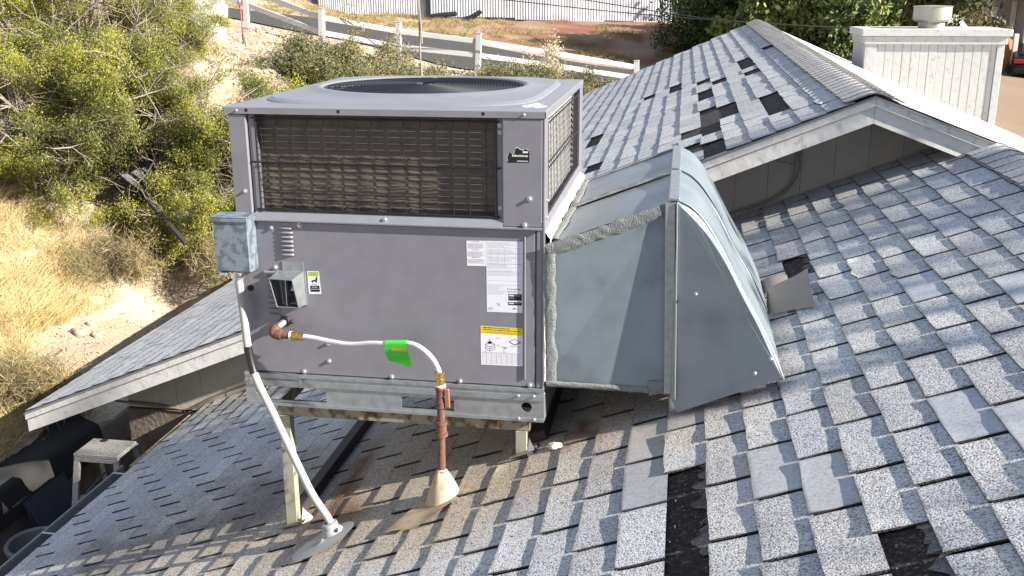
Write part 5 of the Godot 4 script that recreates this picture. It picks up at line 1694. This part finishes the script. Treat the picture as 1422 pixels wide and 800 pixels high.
func litter() -> void:
	rock("stone", "white stone beside a dark hollow at the foot of the big shrubs", Vector3(-4.68, 0, -6.76), Vector3(0.055, 0.05, 0.05), M.white_trim)
	rock("stone", "pale stone on the dry grass edge, largest of a cluster left of the bare dirt", Vector3(-4.36, 0, -5.36), Vector3(0.09, 0.05, 0.07), M.stone, "rock", "stones on the hillside")
	rock("stone", "pale flat stone just right of the largest clustered stone", Vector3(-4.24, 0, -5.50), Vector3(0.07, 0.04, 0.06), M.stone, "rock", "stones on the hillside")
	rock("stone", "small pale stone at the top of the cluster beside the dry grass", Vector3(-4.46, 0, -5.75), Vector3(0.06, 0.04, 0.05), M.stone, "rock", "stones on the hillside")
	rock("stone", "lone pale stone in the golden grass nearest the roof corner", Vector3(-3.76, 0, -4.2), Vector3(0.045, 0.035, 0.04), M.stone, "rock", "stones on the hillside")
	rock("boulder", "round tan boulder on the bank below the leftmost fence posts", Vector3(-5.52, 0, -14.4), Vector3(0.20, 0.13, 0.16), M.stone)
	rock("boulder", "large white broken boulder on the bank left of the marker stake", Vector3(-7.4, 0, -14.9), Vector3(0.55, 0.42, 0.4), M.chimney_paint)
	rock("boulder", "white boulder half behind the green shrub top, left of the larger white one", Vector3(-8.5, 0, -14.6), Vector3(0.50, 0.38, 0.4), M.chimney_paint)
	for q in [["dark log lying at the foot of the corrugated fence, leftmost of two", Vector3(-5.9, 0, -28.35), 0.5, 0.3], ["short dark log tilted up against the corrugated fence, rightmost of two", Vector3(-4.95, 0, -28.45), 0.32, 0.9]]:
		var g: Vector3 = q[1]
		var lg := thing("log", q[0], "log", Vector3(g.x, ground(g.x, g.z), g.z), "logs by the metal fence")
		var st := begin()
		tube(st, [Vector3(-q[2], 0.06, 0), Vector3(0, 0.11, 0.03), Vector3(q[2], 0.10 + 0.25 * q[3], 0)], [0.08, 0.10, 0.07], 9)
		done(st, "trunk", M.post_black, lg)
	var pal := thing("pallet", "grey wooden pallet boards half buried in the big green shrubs", "pallet")
	for k in 3:
		var o := Vector3(-4.88, -0.47, -7.42) + Vector3(0.095, 0.032, -0.075) * k
		var st := begin()
		bar(st, o, o + Vector3(0.38, -0.24, 0.07), 0.085, 0.018, Vector3(0, 1, 0.3), 0.003)
		done(st, "slat", mat("pallet_wood", Color(0.10, 0.11, 0.12), 0.9) if not M.has("pallet_wood") else M.pallet_wood, pal)
	var st := begin()
	bar(st, Vector3(-4.52, -0.72, -7.25), Vector3(-3.75, -1.10, -6.65), 0.05, 0.05, Vector3.UP, 0.005)
	bar(st, Vector3(-4.84, -0.52, -7.44), Vector3(-4.60, -0.44, -7.63), 0.05, 0.05)
	bar(st, Vector3(-4.56, -0.69, -7.38), Vector3(-4.32, -0.61, -7.57), 0.05, 0.05)
	done(st, "bearer", M.dark_beam, pal)

func neighbours() -> void:
	var t := thing("neighbour_house", "grey stucco house with a white eave at the far right edge", "house")
	boxpart("wall", Vector3(12.75, -1.6, -46.0), Vector3(19.0, 2.4, -40.3), M.neighbour_wall, t, 0.01)
	boxpart("wall", Vector3(14.6, -1.6, -40.3), Vector3(19.0, 1.5, -38.9), M.neighbour_wall, t, 0.01)
	boxpart("eave", Vector3(13.75, 1.30, -40.3), Vector3(19.6, 1.42, -38.2), M.white_trim, t, 0.01)
	boxpart("eave", Vector3(12.3, 2.4, -46.6), Vector3(19.6, 2.55, -39.9), M.white_trim, t, 0.01)
	boxpart("corner_board", Vector3(14.42, -1.3, -40.29), Vector3(14.58, 1.3, -40.1), M.white_trim, t, 0.006)
	for x in [13.08, 13.52, 13.80]:
		boxpart("window", Vector3(x - 0.08, 0.05, -40.29), Vector3(x + 0.08, 0.95, -40.27), M.car_glass, t, 0.004)
		boxpart("window_trim", Vector3(x - 0.09, 0.44, -40.265), Vector3(x + 0.09, 1.0, -40.22), M.white_trim, t, 0.004)
	boxpart("porch_post", Vector3(13.98, -1.45, -38.05), Vector3(14.14, 0.05, -37.9), M.white_trim, t, 0.006)
	boxpart("porch_post", Vector3(14.52, -1.3, -38.75), Vector3(14.66, 0.2, -38.6), M.white_trim, t, 0.006)
	var b := thing("brown_board", "orange brown plywood leaning beside the white post of the grey house", "board")
	var st := begin()
	bar(st, Vector3(13.35, -1.30, -37.7), Vector3(13.95, -0.15, -38.2), 0.75, 0.03, Vector3(0.3, 0, 1))
	done(st, "sheet", M.brown_board, b)
	# a dark car, rear towards the photographer, only its tail in the frame
	var c := thing("parked_car", "black car with red tail lights parked by the grey house at the right edge", "car", Vector3(14.72, -1.72, -37.1))
	c.rotation.y = -0.12
	st = begin()
	var sec := [Vector2(0.0, 0.34), Vector2(0.0, 0.62), Vector2(-0.06, 0.92), Vector2(-0.45, 0.98), Vector2(-1.05, 1.40), Vector2(-2.3, 1.43), Vector2(-3.2, 1.0), Vector2(-4.3, 0.82), Vector2(-4.5, 0.55), Vector2(-4.45, 0.3)]
	patch(st, func(u, v):
		var q: Vector2 = sec[int(round(u * (sec.size() - 1)))]
		var s = (v - 0.5) * 2.0
		var w := 0.89 - (0.18 * clampf((q.y - 0.9) / 0.5, 0.0, 1.0))
		return Vector3(s * w, q.y - 0.05 * s * s * s * s, q.x - 0.10 * s * s * (1.0 if u < 0.3 else 0.0)), sec.size() - 1, 12, Vector3(0, 0.6, -2.2), 0)
	for s in [-1.0, 1.0]:
		patch(st, func(u, v):
			var i := int(round(u * (sec.size() - 1)))
			var q: Vector2 = sec[i]
			var w := 0.89 - (0.18 * clampf((q.y - 0.9) / 0.5, 0.0, 1.0))
			var y := lerpf(0.28, q.y - 0.05, v)
			return Vector3(s * lerpf(0.89, w, v), y, q.x - (0.10 if i < 3 else 0.0)), sec.size() - 1, 6, Vector3(0, 0.6, -2.2), 0)
	done(st, "body", M.car_black, c)
	boxpart("rear_window", Vector3(-0.62, 1.02, -0.98), Vector3(0.62, 1.06, -0.5), M.car_glass, c, 0.01, Transform3D(Basis(Vector3.RIGHT, 0.0), Vector3.ZERO))
	for s in [-1.0, 1.0]: boxpart("tail_light", Vector3(s * 0.62 - 0.24, 0.72, -0.12), Vector3(s * 0.62 + 0.24, 0.88, 0.012), M.tail_red, c, 0.02)
	boxpart("bumper", Vector3(-0.84, 0.36, -0.1), Vector3(0.84, 0.56, 0.06), M.car_black, c, 0.05)
	for s in [-1.0, 1.0]:
		for z in [-0.85, -3.6]:
			st = begin()
			lathe(st, [Vector2(0.0, -0.1), Vector2(0.29, -0.1), Vector2(0.32, -0.07), Vector2(0.32, 0.07), Vector2(0.29, 0.1), Vector2(0.0, 0.1)], 20, Transform3D(Basis(Vector3(0, 0, 1), PI / 2), Vector3(s * 0.80, 0.32, z)))
			done(st, "wheel", M.rubber, c)
	# things behind the chimney cap
	var s := thing("patio_canopy", "pale round canopy with ribbed sides half hidden behind the round chimney cap", "canopy", Vector3(9.3, -0.7, -29.6))
	st = begin()
	for k in 18:
		var a0 := TAU * k / 18
		var a1 := TAU * (k + 1) / 18
		for q in [[0.0, 1.75, 0.55, 1.58], [0.55, 1.58, 0.98, 1.12]]:
			flat(st)
			quad_out(st, Vector3(cos(a0) * q[0], q[1], sin(a0) * q[0]), Vector3(cos(a1) * q[0], q[1], sin(a1) * q[0]), Vector3(cos(a1) * q[2], q[3] - 0.05 * (k % 2), sin(a1) * q[2]), Vector3(cos(a0) * q[2], q[3] - 0.05 * ((k + 1) % 2), sin(a0) * q[2]), Vector3(0, 0.5, 0))
	done(st, "canopy", M.pale_canvas, s)
	boxpart("pole", Vector3(-0.03, -0.6, -0.03), Vector3(0.03, 1.7, 0.03), M.white_trim, s)
	var tarp := thing("blue_tarp", "grey blue tarp draped low to the right of the pale canopy", "tarp", Vector3(10.3, -0.9, -29.9))
	st = begin()
	patch(st, func(u, v): return Vector3(lerpf(-0.5, 0.5, u), 0.9 + 0.25 * sin(v * PI) + 0.06 * sin(u * 9.0), lerpf(-0.4, 0.5, v)), 12, 10, Vector3(0, -3, 0))
	patch(st, func(u, v): return Vector3(lerpf(-0.5, 0.5, u), lerpf(0.0, 0.9 + 0.06 * sin(u * 9.0), v), 0.5 + 0.05 * sin(u * 13.0)), 12, 4, Vector3(0, 0, -3))
	done(st, "sheet", M.blue_tarp, tarp)
	var lat := thing("lattice_panel", "orange lattice panel standing right of the chimney cap", "lattice", Vector3(11.0, -1.0, -31.0))
	for k in 7:
		for sg in [-1.0, 1.0]:
			st = begin()
			bar(st, Vector3(-0.22, 0.6 + k * 0.18, 0.004 * sg), Vector3(0.22, 0.6 + k * 0.18 + 0.44 * sg, 0.004 * sg), 0.035, 0.008, Vector3(0, 0, 1))
			done(st, "lath", M.brown_board, lat)
	var wf := thing("board_fence", "tan wooden fence of upright boards behind the trees at top right", "fence")
	for k in 16:
		boxpart("board", Vector3(6.8 + k * 0.3, -1.6, -36.0), Vector3(7.08 + k * 0.3, 1.9 + rng.randf_range(-0.05, 0.05), -35.95), M.tan_wood, wf, 0.008)


# ------------------------------------------------------------------ plants
func sprig_mesh(n: int, l: float, w: float, spread: float, fold := 0.0) -> Mesh:
	var st := begin()
	flat(st)
	for k in n:
		var o := Vector3(rng.randfn(), rng.randfn(), rng.randfn()) * spread * 0.5
		var d := Vector3(rng.randfn(), rng.randfn() + 0.5, rng.randfn()).normalized()
		var s := d.cross(Vector3(rng.randfn(), rng.randfn(), rng.randfn())).normalized() * w * rng.randf_range(0.7, 1.2)
		var e := o + d * l * rng.randf_range(0.6, 1.2)
		var m := o.lerp(e, 0.5) + s.cross(d) * fold
		for p in [o, m + s, e, o, e, m - s]: st.add_vertex(p)
	st.generate_normals()
	return st.commit()

func scatter(called: String, mesh: Mesh, xf: Array, cols: Array, m: Material, parent: Node) -> MultiMeshInstance3D:
	var mm := MultiMesh.new()
	mm.transform_format = MultiMesh.TRANSFORM_3D
	mm.use_colors = true
	mm.mesh = mesh
	mm.instance_count = xf.size()
	for i in xf.size():
		mm.set_instance_transform(i, xf[i])
		mm.set_instance_color(i, cols[i])
	var o := MultiMeshInstance3D.new()
	o.name = numbered(called, parent)
	o.multimesh = mm
	o.material_override = m
	parent.add_child(o, true)
	o.set_meta("kind", "stuff")
	return o

func rand_basis(s: float) -> Basis:
	var q := Quaternion(Vector3(rng.randfn(), rng.randfn(), rng.randfn()).normalized(), rng.randf() * TAU)
	return Basis(q).scaled(Vector3.ONE * s)

# a shrub or tree grown from branching stems; sprigs of leaves along the outer twigs
func plant(called: String, label: String, category: String, at: Vector3, h: float, r: float, stems: int, leaves: int, mesh: Mesh, pal: Array, opts := {}) -> Node3D:
	var t := thing(called, label, category, at, opts.get("group", ""))
	var st := begin()
	var tips := []
	var bare: float = opts.get("bare", 0.35)
	var trunk: float = opts.get("trunk", 0.0)
	if trunk > 0.0:
		tube(st, [Vector3(0, -0.3, 0), Vector3(0.05, trunk * 0.5, 0.03), Vector3(0, trunk, 0)], [h * 0.035, h * 0.028, h * 0.024], 8)
	for k in stems:
		var a := rng.randf() * TAU
		var out := sqrt(rng.randf()) * r
		var top := Vector3(cos(a) * out, trunk + (h - trunk) * rng.randf_range(0.55, 1.0) * sqrt(maxf(0.1, 1.0 - 0.75 * pow(out / r, 2.0))), sin(a) * out)
		var b0 := Vector3(cos(a), 0, sin(a)) * (0.06 * r if trunk == 0.0 else 0.0) + Vector3(0, trunk * rng.randf_range(0.75, 1.0) if trunk > 0.0 else -0.1, 0)
		var mid := b0.lerp(top, 0.5) + Vector3(rng.randfn(), rng.randf_range(0.0, 1.2), rng.randfn()) * r * 0.10
		var p := spline([b0, mid, top], 8)
		var w: float = h * rng.randf_range(0.006, 0.011)
		var rad := []
		for i in 9: rad.append(w * (1.0 - i / 9.5))
		tube(st, p, rad, 5, false)
		for j in int(opts.get("subs", 9)):
			var i := rng.randi_range(2, 8)
			var s0: Vector3 = p[i]
			var dir := ((top - b0).normalized() * 0.5 + Vector3(rng.randfn(), rng.randfn() * 0.7 + 0.15, rng.randfn()) * 0.75).normalized()
			var ln := r * rng.randf_range(0.2, 0.5)
			var s1 := s0 + dir * ln
			var sm := s0.lerp(s1, 0.5) + Vector3(rng.randfn(), rng.randfn(), rng.randfn()) * ln * 0.12
			tube(st, [s0, sm, s1], [w * 0.4, w * 0.28, w * 0.12], 3, false)
			tips.append([s0, sm, s1])
			for q in 2:
				var e := sm.lerp(s1, rng.randf())
				var e1 := e + (dir + Vector3(rng.randfn(), rng.randfn(), rng.randfn()) * 0.8).normalized() * ln * 0.5
				tube(st, [e, e1], [w * 0.2, w * 0.1], 3, false)
				tips.append([e, e.lerp(e1, 0.5), e1])
	done(st, "branches", M.twig if trunk == 0.0 else M.bark, t)
	var xf := []
	var cols := []
	# some twigs are bare, so the crown is clumpy
	var live := []
	for q in tips:
		var m: Vector3 = q[1]
		if rng.randf() > bare and noise.get_noise_3d((m.x + at.x) * 60.0, (m.y + at.y) * 60.0, (m.z + at.z) * 60.0) > float(opts.get("gap", -0.15)): live.append(q)
	if live.is_empty(): live = tips
	var jit: float = opts.get("jitter", 0.05) * r
	for k in leaves:
		var q = live[rng.randi() % live.size()]
		var f := rng.randf()
		var p: Vector3 = (q[0] as Vector3).lerp(q[1], f * 2.0) if f < 0.35 else (q[1] as Vector3).lerp(q[2], clampf(f * 1.6 - 0.55, 0.0, 1.05))
		p += Vector3(rng.randfn(), rng.randfn(), rng.randfn()) * jit
		xf.append(Transform3D(rand_basis(rng.randf_range(0.6, 1.3)), p))
		var n := 0.5 + 1.2 * noise.get_noise_3d((p.x + at.x) * 25.0, (p.y + at.y) * 25.0 + 90.0, (p.z + at.z) * 25.0)
		var c: Color = (pal[0] as Color).lerp(pal[1], clampf(n + rng.randfn() * 0.22, 0.0, 1.0))
		if pal.size() > 2 and rng.randf() < float(opts.get("odd", 0.12)): c = pal[2]
		cols.append(c)
	scatter("foliage", mesh, xf, cols, M.leaf, t)
	return t

func on_ground(x: float, z: float) -> Vector3:
	return Vector3(x, ground(x, z), z)

func plants() -> void:
	var fine := sprig_mesh(15, 0.033, 0.0042, 0.09)
	var tiny := sprig_mesh(10, 0.05, 0.008, 0.13)
	var straw := sprig_mesh(16, 0.16, 0.0028, 0.16)
	var broad := sprig_mesh(8, 0.10, 0.026, 0.22, 0.008)
	var wide := sprig_mesh(7, 0.15, 0.04, 0.3, 0.012)
	var yg := [Color(0.085, 0.105, 0.014), Color(0.29, 0.29, 0.035), Color(0.30, 0.25, 0.11)]
	var dull := [Color(0.10, 0.11, 0.03), Color(0.22, 0.20, 0.06), Color(0.30, 0.24, 0.13)]
	var big := "big yellow green desert shrubs on the hillside"
	for q in [
		["broad yellow green shrub at the far left, lower edge over the dry grass", -5.75, -7.1, 2.0, 1.35, 26, 16000, yg],
		["yellow green shrub above the pallet, between the left edge and the unit", -4.75, -8.2, 2.2, 1.45, 28, 18000, yg],
		["tall yellow green shrub reaching the top edge at the left", -7.0, -10.0, 3.2, 1.8, 34, 22000, yg],
		["yellow green shrub directly behind the grey disconnect box", -3.95, -8.9, 1.9, 1.0, 22, 12000, yg],
		["yellow green shrub crowning the bank below the white boulders", -6.8, -11.6, 1.3, 1.2, 24, 11000, yg],
		["low feathery green shrub reaching down to the dirt beside the grey disconnect box", -4.25, -7.55, 1.35, 0.85, 24, 11000, yg],
		["half bare olive shrub at the foot of the slope left of the disconnect box", -4.0, -8.0, 0.95, 0.75, 30, 3800, dull]]:
		plant("desert_shrub", q[0], "shrub", on_ground(q[1], q[2]), q[3], q[4], q[5], q[6], fine if q[6] > 5000 else straw, q[7], {"group": big, "subs": 14, "bare": 0.45 if q[6] > 5000 else 0.6, "gap": 0.06, "jitter": 0.032})
	var tan := [Color(0.24, 0.18, 0.09), Color(0.34, 0.28, 0.15), Color(0.2, 0.19, 0.06)]
	for q in [["leafless brown brush at the edge of the dirt by the roof", -3.5, -7.4, 0.5, 0.45], ["low tangle of dead brush under the pallet", -4.75, -6.75, 0.4, 0.45], ["grey dead weeds at the left edge below the golden grass", -3.95, -3.85, 0.42, 0.42]]:
		plant("dead_brush", q[0], "brush", on_ground(q[1], q[2]), q[3], q[4], 36, 800, straw, tan, {"subs": 10, "bare": 0.5})
	var olive := [Color(0.075, 0.085, 0.028), Color(0.19, 0.18, 0.07), Color(0.28, 0.22, 0.12)]
	var bk := "olive bushes below the white fence"
	for q in [["olive bush below the fence, tallest one, left of the upright rod", -3.95, -14.7, 1.25, 1.25, 11000], ["olive bush below the fence, left edge over the tan bank", -4.95, -14.0, 0.75, 0.85, 6000], ["olive bush right of the upright rod, before the fourth fence post", -2.45, -15.3, 0.85, 1.1, 8000], ["olive bush between the fourth and fifth fence posts", -1.5, -16.2, 0.75, 0.95, 6000], ["small olive bush at the roof's far edge below the fence end", -0.45, -16.6, 0.6, 0.8, 4500]]:
		plant("olive_bush", q[0], "bush", on_ground(q[1], q[2]), q[3], q[4], 24, q[5], tiny, olive, {"group": bk, "bare": 0.3})
	plant("dry_weed", "tall pale dry weed rising before the fifth fence post", "weed", on_ground(-1.0, -17.0), 1.25, 0.45, 26, 900, tiny, [Color(0.42, 0.33, 0.2), Color(0.55, 0.46, 0.3)], {"bare": 0.5})
	var dark := [Color(0.03, 0.055, 0.016), Color(0.095, 0.14, 0.035), Color(0.18, 0.22, 0.07)]
	plant("dark_tree", "dark green leafy tree behind the far end of the roof ridge", "tree", Vector3(2.9, -1.2, -25.5), 4.2, 1.7, 34, 12000, broad, dark, {"trunk": 1.0, "bare": 0.15, "gap": -0.3, "jitter": 0.06})
	plant("leafy_tree", "bright leafy green tree right of the dark one, left of the chimney", "tree", Vector3(4.75, -1.4, -24.0), 3.7, 1.75, 36, 11000, wide, [Color(0.06, 0.095, 0.02), Color(0.21, 0.25, 0.06), Color(0.34, 0.36, 0.14)], {"trunk": 0.9, "bare": 0.15, "gap": -0.3, "jitter": 0.06})
	plant("leafy_bush", "low green bush in front of the chimney's left side", "bush", Vector3(5.55, -1.5, -21.5), 1.9, 0.9, 20, 4000, broad, [Color(0.04, 0.07, 0.015), Color(0.13, 0.16, 0.04)], {"bare": 0.2})
	plant("rusty_tree", "small tree with orange brown dry leaves above the chimney's left end", "tree", Vector3(7.1, -0.8, -28.5), 3.1, 0.75, 22, 3200, broad, [Color(0.24, 0.10, 0.045), Color(0.40, 0.20, 0.10)], {"trunk": 0.9, "bare": 0.3})
	plant("pale_bush", "yellow green bush just left of the round chimney cap", "bush", Vector3(7.75, -0.9, -27.5), 1.95, 0.8, 22, 3500, broad, [Color(0.10, 0.14, 0.025), Color(0.24, 0.26, 0.06)], {"bare": 0.2})
	plant("pale_bush", "yellow green bush showing just above the round chimney cap", "bush", Vector3(9.9, -0.8, -33.5), 2.3, 0.9, 22, 3000, broad, [Color(0.10, 0.14, 0.025), Color(0.24, 0.26, 0.06)], {"bare": 0.2})
	plant("bare_tree", "brown leafless tree at the top edge left of the grey house", "tree", Vector3(11.6, -1.2, -37.0), 4.0, 1.2, 26, 900, tiny, [Color(0.16, 0.09, 0.06), Color(0.26, 0.15, 0.09)], {"trunk": 0.8, "bare": 0.5})
	# trees right of the house, outside the frame; they dapple the roof
	for q in [["tree beyond the right side of the house that dapples the roof", Vector3(12.5, -3.0, 4.1), 8.50, 3.3, 8000], ["nearer of two trees beyond the right side of the house", Vector3(12.8, -3.0, 0.9), 8.85, 2.4, 7500]]:
		plant("shade_tree", q[0], "tree", q[1], q[2], q[3], 54, q[4], wide, dark, {"trunk": 3.0, "bare": 0.2, "jitter": 0.06})
	# trees beyond the metal fence's right end that streak it and the red dirt with shadow
	plant("shade_tree", "tree right of the red dirt whose shadow falls over it", "tree", Vector3(8.5, -1.0, -27.0), 6.5, 2.2, 30, 5000, wide, dark, {"trunk": 2.0, "bare": 0.2})
	grass()

func tuft_mesh(n: int, l: float, lean: float, w: float) -> Mesh:
	var st := begin()
	flat(st)
	for k in n:
		var a := rng.randf() * TAU
		var o := Vector3(cos(a), 0, sin(a)) * rng.randf() * 0.05
		var d := Vector3(cos(a) * lean * rng.randf(), 1.0, sin(a) * lean * rng.randf()).normalized()
		var s := d.cross(Vector3(rng.randfn(), rng.randfn(), rng.randfn())).normalized() * w
		var e := o + d * l * rng.randf_range(0.5, 1.1)
		var m := o.lerp(e, 0.55)
		e += Vector3(cos(a), -0.3, sin(a)) * l * rng.randf() * 0.4
		for p in [o - s, m - s * 0.7, m + s * 0.7, o - s, m + s * 0.7, o + s, m - s * 0.7, e, m + s * 0.7]: st.add_vertex(p)
	st.generate_normals()
	return st.commit()

func grass() -> void:
	var tuft := tuft_mesh(16, 0.30, 1.1, 0.0022)
	var low := tuft_mesh(12, 0.16, 1.6, 0.003)
	var gold := [Color(0.46, 0.35, 0.13), Color(0.64, 0.54, 0.30)]
	var xf := []
	var cols := []
	for k in 2700:
		# a drift of grass from the left edge down to the corner of the roof
		var f := rng.randf()
		var c := Vector2(-5.5, -6.4).lerp(Vector2(-3.45, -3.0), f)
		var p := c + Vector2(rng.randfn() * 0.48, rng.randfn() * 0.5)
		if p.x > -3.6: continue
		if Vector2((p.x + 3.95) / 0.68, (p.y + 5.9) / 1.8).length() < 1.0: continue   # the bare patch of dirt
		xf.append(Transform3D(Basis(Vector3.UP, rng.randf() * TAU).scaled(Vector3.ONE * rng.randf_range(0.5, 1.25)), on_ground(p.x, p.y) - Vector3(0, 0.02, 0)))
		cols.append((gold[0] as Color).lerp(gold[1], clampf(0.5 + 0.8 * noise.get_noise_2d(p.x * 60.0, p.y * 60.0) + rng.randfn() * 0.2, 0.0, 1.0)))
	var g := scatter("dry_grass", tuft, xf, cols, M.grass, self)
	tag(g, "drift of golden dry grass on the hillside at the left edge", "grass", "", "stuff")
	xf = []
	cols = []
	for k in 9000:
		var x := rng.randf_range(-11.0, 4.5)
		var z := rng.randf_range(-29.5, -23.2)
		var n := noise.get_noise_2d(x * 30.0, z * 30.0)
		if n < (0.16 if x > -4.5 else -0.03): continue
		xf.append(Transform3D(Basis(Vector3.UP, rng.randf() * TAU).scaled(Vector3.ONE * rng.randf_range(0.6, 1.5)), on_ground(x, z) - Vector3(0, 0.02, 0)))
		cols.append(Color(0.27, 0.18, 0.08).lerp(Color(0.42, 0.32, 0.16), rng.randf()) if rng.randf() > 0.2 else Color(0.20, 0.22, 0.06))
	g = scatter("verge_grass", low, xf, cols, M.grass, self)
	tag(g, "patchy dry grass on the verge between the road and the metal fence", "grass", "", "stuff")
	xf = []
	cols = []
	for k in 5200:
		var x := rng.randf_range(-9.0, -3.42)
		var z := rng.randf_range(-16.5, -3.0)
		if noise.get_noise_2d(x * 45.0 + 300.0, z * 45.0) < 0.02: continue
		if Vector2((x + 3.95) / 0.68, (z + 5.9) / 1.8).length() < 1.0: continue
		xf.append(Transform3D(Basis(Vector3.UP, rng.randf() * TAU).scaled(Vector3.ONE * rng.randf_range(0.4, 1.1)), on_ground(x, z) - Vector3(0, 0.02, 0)))
		cols.append(Color(0.33, 0.23, 0.10).lerp(Color(0.48, 0.38, 0.21), rng.randf()))
	g = scatter("weeds", low, xf, cols, M.grass, self)
	tag(g, "thin brown weeds scattered over the bare dirt hillside below the fence", "weeds", "", "stuff")
	# gravel on the bank
	var st := begin()
	flat(st)
	for f in [[0, 1, 2], [0, 2, 3], [0, 3, 1], [1, 3, 2]]:
		var v := [Vector3(0, 0.8, 0), Vector3(1, -0.3, 0.2), Vector3(-0.5, -0.3, 0.9), Vector3(-0.6, -0.3, -0.8)]
		tri_out(st, v[f[0]], v[f[1]], v[f[2]], Vector3.ZERO)
	st.generate_normals()
	var peb := st.commit()
	xf = []
	cols = []
	for k in 9000:
		var near := rng.randf() < 0.4
		var x := rng.randf_range(-4.8, -3.42) if near else rng.randf_range(-8.0, -1.0)
		var z := rng.randf_range(-7.5, -2.0) if near else rng.randf_range(-18.5, -12.0)
		xf.append(Transform3D(rand_basis(rng.randf_range(0.006, 0.02) if near else rng.randf_range(0.015, 0.06)), on_ground(x, z)))
		cols.append(Color(0.36, 0.28, 0.19).lerp(Color(0.55, 0.49, 0.40), rng.randf()))
	g = scatter("gravel", peb, xf, cols, M.grass, self)
	tag(g, "loose gravel strewn over the bare dirt of the bank", "gravel", "", "stuff")


func _ready() -> void:
	rng.seed = 20
	sky_and_sun()
	materials()
	land()
	house()
	air_conditioner()
	duct()
	stand()
	disconnect_box()
	conduit()
	gas_pipe()
	roof_vent()
	wall_cables()
	side_yard()
	fences()
	neighbours()
	plants()
	litter()
